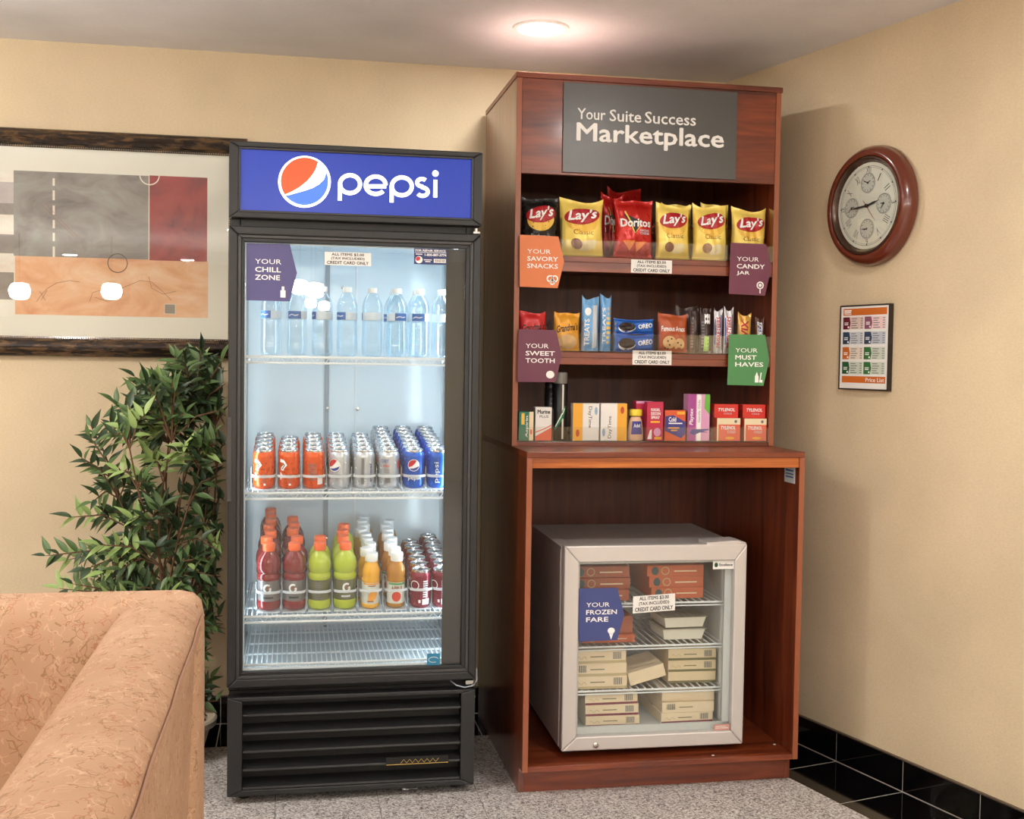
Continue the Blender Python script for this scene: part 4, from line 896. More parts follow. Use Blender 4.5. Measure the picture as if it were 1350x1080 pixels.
pouch('candy_bar', (994.5, 1014, 419, 459), YF2, ZT[2], 'wrap_choc', .02, lambda w, h: [('white_panel', 'soft_white', d_rect(-w * .32, h * .1, w * .2, h * .9, 3, 6), .0006), ('name_lettering', 'logo_blue', d_text('SNICKERS', -w * .26, h * .12, w * .14, h * .88, .03, 90, .15), .0010), ('lime_patch', 'lime_print', d_rect(w * .05, h * .04, w * .42, h * .4, 2, 3), .0014)], 'rightmost chocolate brown candy bar by the cabinet side', 'candy bar', gk, 22, .04)
# bottom shelf: boxes
YF3 = YH + .012; gm = 'medicine and toiletries on the lowest snack shelf'
for n, c, r_, me_ in (('box_white', (238, 236, 232), .45, 0), ('box_green', (32, 116, 92), .45, 0), ('box_cream', (240, 222, 186), .45, 0), ('box_yellow', (242, 176, 50), .45, 0), ('box_blue', (60, 60, 140), .45, 0), ('box_orange', (220, 92, 48), .45, 0), ('box_pink', (196, 38, 76), .45, 0), ('box_purple', (168, 70, 150), .4, 0), ('box_rose', (222, 160, 200), .4, 0), ('box_red', (214, 48, 36), .4, 0), ('box_lime', (104, 184, 64), .4, 0), ('coral', (232, 104, 74), .45, 0), ('bottle_amber', (232, 190, 160), .25, 0), ('cap_yellow', (240, 212, 60), .4, 0), ('capsule_red', (204, 72, 30), .4, 0), ('capsule_blue', (150, 176, 204), .4, 0)):
    M(n, c, r_, me_)
def carton(name, px, Y, z, dep, mat, prints_, label, rz=0, zt=None, group=gm, cat='carton', bx=None):
    x0, x1, yt, yb = px; a = pY(x0, yb, Y); b = pY(x1, yb, Y); b.x = min(b.x, 1.178); w = b.x - a.x; h = pY((x0 + x1) / 2, yt, Y).z - z
    T = thing(name, ((a.x + b.x) / 2, Y, z), label, cat, group, rz)
    box('carton_body', mat, (-w / 2, w / 2, 0, dep, 0, h), T, bev=.0008)
    for nm, pm, d, e in prints_(w, h): decal(d, nm, pm, T, on_plane(0), e)
    return T, h
R = d_rect
carton('medicine_box', (684, 703, 543, 577), YF3, ZT[3], .05, 'box_green', lambda w, h: [('cream_side', 'box_cream', R(w * .20, 0, w * .5, h), .0005), ('name_lettering', 'soft_white', d_text('Aspirin', -w * .06, h * .10, w * .16, h * .86, .03, 90), .0008), ('yellow_patch', 'chip_gold', R(-w * .34, h * .55, -w * .12, h * .95), .0005), ('blob', 'coral', d_ell(w * .34, h * .3, w * .08, h * .10, 10, 1), .0009)], 'green aspirin box at the left end of the lowest shelf')
carton('medicine_box', (705.5, 727, 537, 577), YF3, ZT[3], .04, 'box_white', lambda w, h: [('coral_bottom', 'coral', d_poly([(-w / 2, 0), (w / 2, 0), (w / 2, h * .40), (-w / 2, h * .12)]), .0005), ('coral_wave', 'coral', d_line([(-w * .48, h * .25), (0, h * .34), (w * .48, h * .46)], h * .03), .0006), ('name_lettering', 'print_black', d_text('Murine', -w * .38, h * .80, w * .4, h * .93, .03), .0006), ('plus_lettering', 'grey_print', d_text('PLUS', -w * .25, h * .68, w * .3, h * .76, .02), .0006)], 'white and coral eye drop box beside the green aspirin box')
M('can_black', (26, 26, 28), .3, .3); M('can_leaf', (40, 120, 80), .35, .2); M('cap_grey', (120, 118, 112), .35); M('can_line', (214, 214, 210), .3, .6)
def spray(px, Y, label, front):
    x0, x1, yt, yb = px; a = pY(x0, yb, Y); b = pY(x1, yb, Y); r = (b.x - a.x) / 2; h = pY((x0 + x1) / 2, yt, Y).z - ZT[3]
    T = thing('spray_can', ((a.x + b.x) / 2, Y + r, ZT[3]), label, 'spray can', gm)
    MB().lathe([(r * .96, 0), (r, .003), (r, h * .82), (r * .93, h * .835), (0, h * .835)], 24).build('can_body', 'can_black', T, smooth=40)
    MB().lathe([(r * .93, h * .836), (r * .93, h * .98), (r * .85, h), (0, h)], 24).build('cap', 'cap_grey' if front else 'can_black', T, smooth=40)
    c_ = on_cyl(r)
    if front:
        decal(dens(d_join(*[d_line([(-r * .9 + r * .25 * k, h * (.16 + .04 * k)), (-r * .3 + r * .2 * k, h * (.30 + .05 * k))], .008) for k in range(5)]), .004), 'leaf_print', 'can_leaf', T, c_, .0006)
        decal(d_rect(r * .05, h * .02, r * .28, h * .82, 1, 6), 'silver_stripe', 'can_line', T, c_, .0004)
        decal(dens(d_join(*[d_line([(-r * .8 + r * .3 * k, h * (.20 + .06 * k)), (-r * .5 + r * .3 * k, h * (.26 + .07 * k))], .0025) for k in range(4)]), .004), 'white_leaf_edge', 'soft_white', T, c_, .0010)
    else: decal(d_join(*[d_rect(-r * .3, h * (.5 + .08 * k), r * .5, h * (.515 + .08 * k), 2, 1) for k in range(4)]), 'print_lines', 'grey_print', T, c_, .0004)
spray((719, 737, 499, 577), YF3 + .055, 'black spray can standing behind the green leaf can', False)
spray((730, 749.5, 491, 577), YF3 + .004, 'tall black spray can with green leaf print and grey cap', True)
def day(flip):
    def f(w, h):
        s = -1 if flip else 1
        return [('yellow_end', 'box_yellow', R(*sorted((-w * .5 * s, -w * .13 * s))[:1], 0, sorted((-w * .5 * s, -w * .13 * s))[1], h), .0005), ('red_capsule', 'capsule_red', d_ell(-w * .32 * s, h * (.2 if not flip else .82), w * .07, h * .10, 12, 1), .0009), ('blue_capsule', 'capsule_blue', d_ell(w * .38 * s, h * (.8 if not flip else .22), w * .06, h * .11, 12, 1), .0007),
                ('name_lettering', 'print_black', d_text('DayTime', min(.06 * s, .22 * s) * w, h * (.34 if not flip else .06), max(.06 * s, .22 * s) * w, h * (.92 if not flip else .66), .0, -90 if not flip else 90), .0006)]
    return f
carton('medicine_box', (755, 789.5, 532, 577), YF3, ZT[3], .035, 'box_white', day(False), 'white medicine box with a yellow end on its left')
carton('medicine_box', (791.5, 826, 532, 577), YF3, ZT[3], .035, 'box_white', day(True), 'white medicine box with a yellow end on its right')
a = pY(828.5, 577, YF3); b = pY(851, 577, YF3); w_ = b.x - a.x; h_ = pY(840, 540, YF3).z - ZT[3]
T = thing('pill_bottle', ((a.x + b.x) / 2, YF3 + .02, ZT[3]), 'small medicine bottle with a yellow cap and dark label', 'pill bottle', gm)
m = MB().lathe([(w_ * .42, 0), (w_ * .46, .004), (w_ * .44, h_ * .3), (w_ * .36, h_ * .66), (w_ * .27, h_ * .76), (0, h_ * .78)], 24); m.v = [(x, y * .6, z) for x, y, z in m.v]; m.build('bottle_body', 'bottle_amber', T, smooth=50)
m = MB().lathe([(w_ * .36, h_ * .79), (w_ * .37, h_ * .81), (w_ * .37, h_ * .96), (w_ * .33, h_), (0, h_)], 24); m.v = [(x, y * .7, z) for x, y, z in m.v]; m.build('cap', 'cap_yellow', T, smooth=40)
pm_ = lambda x, z, e: (x, -.6 * math.sqrt(max(1e-8, (w_ * (.47 - .1 * max(0, z / h_ - .3))) ** 2 - x * x)) - e, z)
decal(dens(d_poly([(-w_ * .32, h_ * .20), (w_ * .32, h_ * .20), (w_ * .26, h_ * .62), (-w_ * .26, h_ * .62)]), .008), 'dark_label', 'box_blue', T, pm_, .0006); decal(d_text('Advil', -w_ * .18, h_ * .42, w_ * .2, h_ * .54, .02), 'name_lettering', 'soft_white', T, pm_, .0012)
carton('medicine_box', (838, 860, 529, 576), YF3 + .05, ZT[3], .04, 'box_pink', lambda w, h: [('top_band', 'box_rose', R(-w / 2, h * .94, w / 2, h), .0005)], 'pink box standing behind the yellow capped bottle')
carton('medicine_box', (852.5, 874, 530, 577), YF3, ZT[3], .035, 'box_pink', lambda w, h: [('name_lettering', 'soft_white', d_join(d_text('NASAL', -w * .26, h * .76, w * .3, h * .84, .03), d_text('DECON', -w * .26, h * .66, w * .32, h * .74, .03), d_text('SPRAY', -w * .26, h * .56, w * .28, h * .64, .03)), .0006), ('orange_bar', 'box_yellow', R(-w * .28, h * .46, w * .28, h * .51), .0006), ('round_print', 'box_rose', d_ell(w * .14, h * .22, w * .22, h * .11, 14, 1), .0006), ('white_blob', 'soft_white', d_poly([(-w * .46, h * .04), (-w * .2, h * .04), (-w * .2, h * .3), (-w * .32, h * .26)]), .0006), ('orange_foot', 'box_yellow', R(-w * .04, h * .03, w * .4, h * .10), .0009)], 'pink nasal spray box between the bottle and the cold medicine')
carton('medicine_box', (876, 903.5, 541, 577), YF3, ZT[3], .03, 'box_orange', lambda w, h: [('blue_panel', 'box_blue', d_poly([(-w * .48, h * .32), (w * .3, h * .08), (w * .48, h * .22), (w * .48, h * .62), (-w * .1, h * .84), (-w * .48, h * .80)]), .0005), ('name_lettering', 'soft_white', d_text('Cold', -w * .32, h * .62, w * .04, h * .78, .03), .0009), ('white_bar', 'soft_white', R(-w * .32, h * .55, w * .34, h * .59), .0009), ('orange_lines', 'box_yellow', d_join(R(-w * .34, h * .40, w * .2, h * .44), R(-w * .2, h * .32, w * .1, h * .36)), .0009), ('corner_flash', 'box_yellow', R(w * .08, h * .86, w * .46, h * .96), .0009)], 'orange and blue cold medicine box reading Cold')
T, hh = carton('tampon_box', (906.5, 935, 520, 577), YF3, ZT[3], .05, 'box_rose', lambda w, h: [('purple_side', 'box_purple', R(-w * .5, 0, -w * .14, h), .0005), ('white_stripe', 'soft_white', R(-w * .10, 0, w * .10, h), .0005), ('lime_corner', 'box_lime', d_poly([(w * .28, h), (w * .5, h), (w * .5, h * .56), (w * .24, h * .70)]), .0007), ('name_lettering', 'soft_white', d_text('Playtex', -w * .44, h * .34, -w * .22, h * .70, .02, 90, .2), .0008), ('variety_lettering', 'grey_print', d_text('Gentle Glide', -w * .06, h * .40, w * .06, h * .88, 0, 90), .0008), ('dancer_print', 'box_blue', d_poly([(-w * .42, h * .17), (-w * .3, h * .25), (w * .1, h * .25), (w * .46, h * .26), (w * .46, h * .23), (w * .2, h * .21), (w * .44, h * .18), (w * .05, h * .18), (-w * .22, h * .12)]), .0009)], 'tall purple and pink box with a green corner')
def tyl(top):
    def f(w, h):
        if top: return [('name_lettering', 'soft_white', d_text('TYLENOL', -w * .34, h * .48, w * .36, h * .72, .03, shear=.15), .0006), ('small_lettering', 'pale_print', d_text('COLD', -w * .1, h * .26, w * .24, h * .38, .01), .0006)]
        return [('cream_band', 'box_cream', R(-w * .5, h * .72, w * .5, h), .0005), ('name_lettering', 'soft_white', d_text('TYLENOL', -w * .34, h * .50, w * .3, h * .66, .03, shear=.15), .0006), ('small_lettering', 'pale_print', d_text('COLD', -w * .06, h * .34, w * .3, h * .46, .01), .0006), ('yellow_print', 'box_yellow', d_ell(w * .06, h * .12, w * .2, h * .06, 12, 1), .0006), ('round_mark', 'grey_print', d_ell(w * .3, h * .86, w * .06, h * .07, 10, 1), .0008), ('pale_side', 'box_cream', R(-w * .5, 0, -w * .44, h * .72), .0006)]
    return f
for (fr_, bk, nm) in (((945, 975.5, 551.5, 577), (941.5, 973, 533, 551), 'left'), ((981, 1011.5, 552, 577), (979, 1010, 533.5, 551.5), 'right')):
    T, hh = carton('medicine_box', fr_, YF3, ZT[3], .06, 'coral', tyl(False), 'lower coral medicine box of the %s stack' % nm)
    carton('medicine_box', bk, YF3 + .012, ZT[3] + hh + .0006, .04, 'box_red', tyl(True), 'upper red medicine box of the %s stack' % nm)

# ------------------------------------------------------------------ small glass-door freezer
M('freezer_silver', (206, 200, 196), .36, .25); M('freezer_inner', (206, 208, 206), .5); M('freezer_dark', (30, 30, 32), .5)
fz = thing('mini_freezer', (.4345, -.838, .0985), 'small silver glass-door freezer standing inside the base cabinet', 'freezer', rz=-.012)
FW_, FD, FH = .599, .55, .663
def zb(name, mat, b, bev=.002, parent=None): return box(name, mat, b, parent or fz, False, bev)
wt = .042
zb('side_wall', 'freezer_silver', (0, wt, .050, FD, .022, FH)); zb('side_wall', 'freezer_silver', (FW_ - wt, FW_, .050, FD, .022, FH))
zb('top_wall', 'freezer_silver', (wt, FW_ - wt, .050, FD, FH - wt, FH)); zb('bottom_wall', 'freezer_silver', (wt, FW_ - wt, .050, FD, .022, .066)); zb('back_wall', 'freezer_silver', (wt, FW_ - wt, FD - wt, FD, .066, FH - wt))
m = MB().box(wt, wt + .003, .052, FD - wt, .066, FH - wt).box(FW_ - wt - .003, FW_ - wt, .052, FD - wt, .066, FH - wt).box(wt, FW_ - wt, FD - wt - .003, FD - wt, .066, FH - wt).box(wt, FW_ - wt, .052, FD - wt, .066, .069).box(wt, FW_ - wt, .052, FD - wt, FH - wt - .003, FH - wt)
m.build('inner_liner', 'freezer_inner', fz)
for x in (wt + .004, FW_ - wt - .008): zb('shelf_track', 'wire_white', (x, x + .004, .085, .10, .08, .60), 0)
gx0_, gx1_, gz0_, gz1_ = .0480, .5590, .067, .620
m = MB(); f = lambda u, v, t: (u, t, v); zt_ = .6725; zb_ = .0225
for Pp in ([(0, zb_), (FW_, zb_), (gx1_, gz0_), (gx0_, gz0_)], [(FW_, zb_), (FW_, zt_), (gx1_, gz1_), (gx1_, gz0_)], [(FW_, zt_), (0, zt_), (gx0_, gz1_), (gx1_, gz1_)], [(0, zt_), (0, zb_), (gx0_, gz0_), (gx0_, gz1_)]): m.prism(Pp, f, 0, .040)
dr_ = m.build('door', 'freezer_silver', fz, False, 0, .004, label='silver framed glass door')
box('door_glass', 'pane_glass', (gx0_ - .002, gx1_ + .002, .012, .016, gz0_ - .002, gz1_ + .002), dr_)
m = MB()
for b in ((gx0_ - .003, gx1_ + .003, .030, .039, gz0_ - .002, gz0_ + .022), (gx0_ + .012 - .015, gx0_ + .009, .030, .039, gz0_, gz1_), (gx1_ - .022, gx1_ + .003, .030, .039, gz0_, gz1_), (gx0_, gx1_, .030, .039, gz1_ - .010, gz1_)): m.box(*b)
m.build('door_gasket', 'freezer_inner', dr_)
zb('door_seal', 'freezer_dark', (.004, FW_ - .004, .0405, .0495, .03, FH - .004), 0) if False else None
MB().box(.003, .012, .0405, .0495, .03, FH - .006).box(FW_ - .012, FW_ - .003, .0405, .0495, .03, FH - .006).box(.012, FW_ - .012, .0405, .0495, FH - .018, FH - .006).box(.012, FW_ - .012, .0405, .0495, .03, .042).build('door_seal', 'freezer_dark', fz)
MB().prism([(FW_ - .135, .655 + .0085), (FW_ - .135, .678), (FW_ - .03, .684), (FW_ - .002, .676), (FW_ - .002, .6735)], lambda u, v, t: (u, t, v), .002, .085).build('hinge_cover', 'freezer_silver', fz, False, 0, .002)
MB().prism([(.048, .655), (.048, .42), (.043, .41), (.040, .42), (.040, .655)], lambda u, v, t: (-.0045 + t, u, v), 0, .004).build('side_pull', 'freezer_silver', fz, False, 0, .001)
MB().lathe([(.009, 0), (.009, .004), (.005, .006), (0, .006)], 14, (.110, 0, .040), 'y').build('door_lock', 'steel', dr_, False, 40)
for x in (.03, FW_ - .05):
    for y in (.075, FD - .05): MB().lathe([(.017, 0), (.017, .008), (.010, .011), (.010, .0225)], 14, (x, y, 0)).build('foot', 'black_deep', fz, False, 40)
SHF = {'A': .472, 'B': .333, 'C': .190}
for kx in 'ABC':
    z = SHF[kx]; x0, x1 = wt + .006, FW_ - wt - .006
    sh = MB().tube([(x0, .075, z), (x1, .075, z), (x1, .48, z), (x0, .48, z)], .0034, 6, True).tube([(x0, .075, z - .010), (x1, .075, z - .010)], .0026, 6).build('wire_shelf', 'wire_white', fz, False, 50)
    m = MB(); x = x0 + .01
    while x < x1: m.box(x - .0017, x + .0017, .075, .48, z + .001, z + .0042); x += .0235
    m.build('shelf_wires', 'wire_white', sh)['kind'] = 'stuff'
# food boxes
for n, c in (('food_cream', (238, 217, 184)), ('food_cream2', (230, 208, 170)), ('food_maroon', (128, 46, 62)), ('food_orange', (206, 104, 62)), ('food_brown', (176, 96, 66)), ('food_olive', (120, 112, 70)), ('food_tan', (198, 176, 132)), ('barcode_grey', (120, 116, 108)), ('tray_white', (240, 234, 218)), ('food_teal', (70, 92, 96))): M(n, c, .5)
glass('tray_film', (.95, .93, .88), .10, .06, .6, 3.0)
def fbox(x0, x1, y, z, h, dep, mat, band, label, rz=0, ry=0, code=True, bandmat=None, group='frozen meal boxes', side=1, art=False):
    """x from the freezer's left side; placed through the freezer's own turn"""
    c, s = math.cos(-.012), math.sin(-.012); xm = (x0 + x1) / 2; W = (x1 - x0) / 2
    T = thing('frozen_meal_box', (.4345 + xm * c - y * s, -.838 + xm * s + y * c, .0985 + z), label, 'food box', group, -.012 + rz); T.rotation_euler = (0, ry, -.012 + rz)
    box('carton_body', mat, (-W, W, 0, dep, 0, h), T, bev=.0008)
    if bandmat: decal(d_rect(-W, 0, W, h * .20), 'edge_band', bandmat, T, on_plane(0), .0004)
    if code:
        xc_ = W * .66 * side
        decal(d_join(*[d_rect(xc_ - W * .16 + W * .04 * k, h * .30, xc_ - W * .16 + W * .04 * k + W * (.02 + .01 * (k % 2)), h * .86) for k in range(8)]), 'barcode', 'barcode_grey', T, on_plane(0), .0006)
        decal(d_rect(-W * .35, h * .48, W * .18, h * .56), 'name_line', 'barcode_grey' if False else 'food_olive', T, on_plane(0), .0005)
        decal(d_line([(-W * .85 + W * .06 * k, h * (.45 + .12 * math.sin(k * 1.7))) for k in range(7)], h * .05), 'leaf_sketch', 'food_tan', T, on_plane(0), .0005)
    if art:
        decal(d_ell(-W * .72, h * .5, W * .13, h * .38, 14, 1), 'dark_emblem', 'food_teal', T, on_plane(0), .0005)
        decal(d_ring(-W * .36, h * .5, h * .34, h * .09, 16), 'plate_print', 'food_tan', T, on_plane(0), .0005)
        decal(d_rect(-W * .05, h * .40, W * .75, h * .52), 'name_line', 'food_cream', T, on_plane(0), .0005)
    return T
def fx(px_, py_, yl): return pY(px_, py_, -.838 + yl).x - .4345
names3 = ['bottom', 'middle', 'top']
z = .0695; hb = .0358
for i in range(3):
    fbox(fx(772, 940, .085) - .002 * i, fx(842, 940, .085) - .003 * i, .085, z + i * (hb + .0006), hb, .24, 'food_cream', 1, '%s cream box with maroon edge, freezer floor, left stack' % names3[i], rz=.02 * (i - 1), bandmat='food_maroon')
for i in range(3):
    fbox(fx(870, 940, .10) + .003 * i, fx(938, 940, .10) + .003 * i, .095 + .012 * (i == 2), z + i * (hb - .002 + .0006), hb - .002, .26, 'food_cream', 1, '%s cream box on the freezer floor, right stack' % names3[i], rz=.03 * (1 - i), bandmat='food_maroon' if i == 0 else None, side=-1 if i == 1 else 1, code=i < 2)
z = SHF['C'] + .0048; hb = .041
for i in range(3):
    fbox(.052, fx(826, 890, .085) - .002 * i, .085, z + i * (hb + .0006), hb, .22, 'food_cream', 1, '%s cream box on the third freezer shelf, left stack' % names3[i], rz=.015 * (i - 1), side=-1 if i == 1 else 1, bandmat='food_tan')
for i in range(3):
    fbox(fx(880, 880, .12), fx(942, 880, .12), .12, z + i * (.037 + .0006), .037, .20, 'food_cream2', 1, '%s cream box with olive edge on the third freezer shelf, right stack' % names3[i], rz=-.02, bandmat='food_olive', code=i > 0)
fbox(fx(830, 890, .10), fx(878, 890, .10), .10, z + .0165, .042, .17, 'food_cream', 1, 'tilted cream box leaning between the two stacks', ry=-.26, code=False, art=False)
z = SHF['B'] + .0048
fbox(.052, fx(836, 835, .11), .11, z, .026, .22, 'food_orange', 1, 'orange box on the second freezer shelf beside the blue sign', code=False, art=True)
fbox(.06, fx(834, 815, .12), .125, z + .0268, .055, .2, 'food_brown', 1, 'brown box lying on the orange box behind the blue sign', code=False)
for i in range(2):
    xm = fx(899, 830, .14); T = None; c, s = math.cos(-.012), math.sin(-.012)
    T = thing('food_tray', (.4345 + xm, -.838 + .20, .0985 + z + i * .040), '%s white film-covered food tray on the second freezer shelf' % ('lower', 'upper')[i], 'food tray', 'white food trays', -.012 + .04 * i)
    m = MB(); A = [(-.064, -.075), (.064, -.075), (.064, .075), (-.064, .075)]; B = [(-.072, -.085), (.072, -.085), (.072, .085), (-.072, .085)]; C_ = [(-.078, -.09), (.078, -.09), (.078, .09), (-.078, .09)]
    m.add([(x, y, 0) for x, y in A] + [(x, y, .034) for x, y in B] + [(x, y, .036) for x, y in C_], [(3, 2, 1, 0)] + [(i_, (i_ + 1) % 4, 4 + (i_ + 1) % 4, 4 + i_) for i_ in range(4)] + [(4 + i_, 4 + (i_ + 1) % 4, 8 + (i_ + 1) % 4, 8 + i_) for i_ in range(4)] + [(8, 9, 10, 11)])
    m.build('tray_body', 'tray_white', T); MB().box(-.077, .077, -.089, .089, .0362, .0375).build('film_lid', 'tray_film', T)
z = SHF['A'] + .0048; hb = .036
for i in range(3):
    fbox(.054, fx(829 + (i > 0) * 2, 765, .10), .10 + .01 * i, z + i * (hb + .0006), hb, .24, 'food_brown', 1, '%s orange-brown box on the top freezer shelf, left stack' % names3[i], code=False, art=True)
for i in range(3):
    fbox(fx(858 - 3 * i, 765, .12), fx(926, 765, .12), .12, z + i * (hb + .0006), hb, .24, 'food_orange', 1, '%s orange-brown box on the top freezer shelf, right stack' % names3[i], code=False, art=True)
YG = -.838 + .0115 - .005
arrow_sign([(763, 776), (813.7, 775), (823, 810), (813.7, 844), (763, 846)], YG, ['YOUR', 'FROZEN', 'FARE'], 'tag_navy', 'blue arrow sign reading YOUR FROZEN FARE on the freezer glass', 'cone', .001)
price_label((834.5, 785, 889.5, 806), YG - .001, 'slightly tilted white price label on the freezer glass', .05)
t, x, z, W, H, m = sticker('maker_sticker', (940, 739.5, 967.5, 750), YG - .0015, 'paper_white', 'small white sticker at the top right of the freezer glass', 'sticker')
decal(d_text('Excellence', x + W * .30, z + H * .35, x + W * .93, z + H * .68, .02), 'lettering', 'print_black', t, m, .0004, True)
decal(d_ell(x + W * .15, z + H * .5, W * .09, H * .28, 10, 1), 'emblem', 'logo_green', t, m, .0004, True)
M('warn_red', (206, 150, 136), .5)
t, x, z, W, H, m = sticker('warning_sticker', (941, 955.5, 961.5, 962), YG - .001, 'warn_red', 'faded red sticker at the bottom right of the freezer glass', 'sticker')
decal(d_join(d_rect(x + W * .1, z + H * .3, x + W * .9, z + H * .42), d_rect(x + W * .1, z + H * .6, x + W * .8, z + H * .7)), 'lines', 'paper_white', t, m, .0004, True)
# ------------------------------------------------------------------ round wall clock
M('clock_wood', (100, 42, 25), .22, coat=.5, bump=(30, .05)); M('clock_bezel', (84, 62, 50), .25, .5); M('clock_dial', (226, 222, 208), .5); M('clock_sub', (204, 202, 192), .5); M('clock_ink', (44, 40, 38), .5); M('clock_red', (150, 60, 50), .5); M('clock_tan', (190, 170, 140), .5)
cs, cz_ = onR(1139, 271, .05)
P = CO + DR * cs
ck = thing('wall_clock', (P.x, P.y, cz_), 'round wall clock with a reddish wooden case and four small dials', 'clock', rz=RZ)
yl = lambda r, d: (r, d)
MB().lathe([(.0, .001), (.190, .001), (.196, .010), (.192, .020), (.194, .026), (.190, .036), (.178, .050), (.168, .054), (.160, .050), (.158, .040)], 64, axis='y', caps=False).build('case', 'clock_wood', ck, smooth=50)
MB().lathe([(.1585, .040), (.158, .048), (.152, .050), (.146, .044), (.142, .034), (.140, .034)], 64, axis='y', caps=False).build('bezel', 'clock_bezel', ck, smooth=50)
dl = MB().lathe([(.0, .034), (.1405, .034), (.1405, .030), (0, .030)], 48, axis='y').build('dial', 'clock_dial', ck)
mpc = on_plane(-.034)
decal(d_join(d_ring(0, 0, .128, .0012, 60), d_ring(0, 0, .123, .0008, 60)), 'minute_ring', 'clock_ink', dl, mpc, .0004)
decal(d_join(*[d_ell(.1255 * math.sin(2 * PI * k / 12), .1255 * math.cos(2 * PI * k / 12), .003, .003, 8, 1) for k in range(12)]), 'hour_dots', 'clock_ink', dl, mpc, .0006)
def rotd(d, ang, r):
    c, s = math.cos(-ang), math.sin(-ang); return [(v[0] * c - (v[1] + r) * s, v[0] * s + (v[1] + r) * c) for v in d[0]], d[1]
for k, s in enumerate(['XII', 'I', 'II', '3', 'IIII', 'V', '6', 'VII', 'VIII', 'IX', 'X', 'XI']):
    wd = {'XII': .022, 'I': .004, 'II': .012, '3': .010, 'IIII': .022, 'V': .012, '6': .010, 'VII': .020, 'VIII': .026, 'IX': .016, 'X': .013, 'XI': .016}[s]
    h2 = .013 if k % 3 else .009
    d = d_text(s, -wd / 2, -h2, wd / 2, h2, -.01)
    decal(rotd(d, 2 * PI * k / 12, .100 if k % 3 else .116), 'numeral', 'clock_ink', dl, mpc, .0005)
for a, hm in ((0, (2, 9.8)), (90, (9.2, 7.3)), (180, (8.6, 9)), (270, (2.6, 7.5))):
    cx, cz2 = .074 * math.sin(math.radians(a)), .074 * math.cos(math.radians(a))
    sd = MB().lathe([(0, .0352), (.031, .0352), (.0325, .0362), (.034, .0352), (.034, .0342), (0, .0342)], 32, (cx, 0, cz2), 'y').build('small_dial', 'clock_sub', dl)
    mm = on_plane(-.0353)
    decal(d_join(d_ring(cx, cz2, .030, .0012, 28), *[d_line([(cx + .022 * math.sin(q * PI / 6), cz2 + .022 * math.cos(q * PI / 6)), (cx + .027 * math.sin(q * PI / 6), cz2 + .027 * math.cos(q * PI / 6))], .0018) for q in range(12)]), 'ring_marks', 'clock_ink', sd, mm, .0008)
    decal(d_join(*[d_line([(cx, cz2), (cx + L * math.sin(h * PI / 6), cz2 + L * math.cos(h * PI / 6))], .0030) for h, L in zip(hm, (.013, .020))], d_ell(cx, cz2, .004, .004, 10, 1)), 'small_hands', 'clock_ink', sd, mm, .0014)
def hand(name, ang, L, wdt, mat, y, tail=.0):
    c, s = math.cos(math.radians(-ang)), math.sin(math.radians(-ang))
    pts = [(-wdt / 2, -tail), (wdt / 2, -tail), (wdt * .7, L * .55), (0, L), (-wdt * .7, L * .55)]
    MB().prism([(x * c - z * s, x * s + z * c) for x, z in pts], lambda u, v, t: (u, t, v), -y - .0012, -y).build(name, mat, ck)
hand('hour_hand', 76, .052, .0055, 'clock_ink', .0375); hand('minute_hand', 266, .080, .005, 'clock_ink', .0392); hand('second_hand', 141, .068, .0012, 'clock_red', .0408, .022)
MB().lathe([(.006, .0372), (.006, .043), (0, .044)], 14, axis='y').build('hand_hub', 'clock_bezel', ck)
MB().lathe([(0, .0465), (.150, .0465), (.150, .0475), (0, .0475)], 48, axis='y').build('clock_glass', 'pane_glass', ck)
# ------------------------------------------------------------------ framed price list
M('pf_frame', (40, 30, 26), .35); M('pl_orange', (204, 108, 38), .5); M('pl_maroon', (104, 28, 44), .5); M('pl_navy', (50, 66, 92), .5); M('pl_green', (50, 112, 56), .5); M('pl_deep', (30, 84, 44), .5); M('pl_plum', (140, 84, 106), .5)
for n, c in (('pt_a', (222, 198, 186)), ('pt_b', (238, 208, 206)), ('pt_c', (200, 204, 210)), ('pt_d', (190, 196, 206)), ('pt_e', (230, 216, 200)), ('pt_f', (204, 212, 196))): M(n, c, .55)
s0, zt = onR(1109, 402, .016); s1, zb2 = onR(1170, 516, .016); s0, s1 = s0 - .002, s1 + .002; zt = .5 * (zt + onR(1171, 401.5, .016)[1]); zb2 = .5 * (zb2 + onR(1107, 513, .016)[1])
P = CO + DR * ((s0 + s1) / 2)
pf = thing('price_list', (P.x, P.y, zb2), 'small black framed colourful price list below the clock', 'price list', rz=RZ)
W, H = s1 - s0, zt - zb2
f = lambda u, v, t: (u, t, v); m = MB(); fw = .0045
for Q in ([(-W / 2, 0), (W / 2, 0), (W / 2 - fw, fw), (-W / 2 + fw, fw)], [(W / 2, 0), (W / 2, H), (W / 2 - fw, H - fw), (W / 2 - fw, fw)], [(W / 2, H), (-W / 2, H), (-W / 2 + fw, H - fw), (W / 2 - fw, H - fw)], [(-W / 2, H), (-W / 2, 0), (-W / 2 + fw, fw), (-W / 2 + fw, H - fw)]): m.prism(Q, f, -.018, -.001)
m.build('frame', 'pf_frame', pf)
sh = box('sheet', 'paper_white', (-W / 2 + fw, W / 2 - fw, -.0165, -.002, fw, H - fw), pf)
q = on_plane(-.0165)
gx = lambda x: -W / 2 + W * (x - 150) / 476.0     # measures of the sheet in the photograph
gz = lambda y: H * (1 - (y - 95) / 862.0)
decal(d_rect(gx(182), gz(200), gx(600), gz(130)), 'title_bar', 'pl_orange', sh, q, .0003)
decal(d_join(d_rect(gx(192), gz(158), gx(262), gz(144)), d_rect(gx(192), gz(176), gx(258), gz(164)), d_rect(gx(192), gz(190), gx(262), gz(184))), 'title_lines', 'print_white', sh, q, .0005)
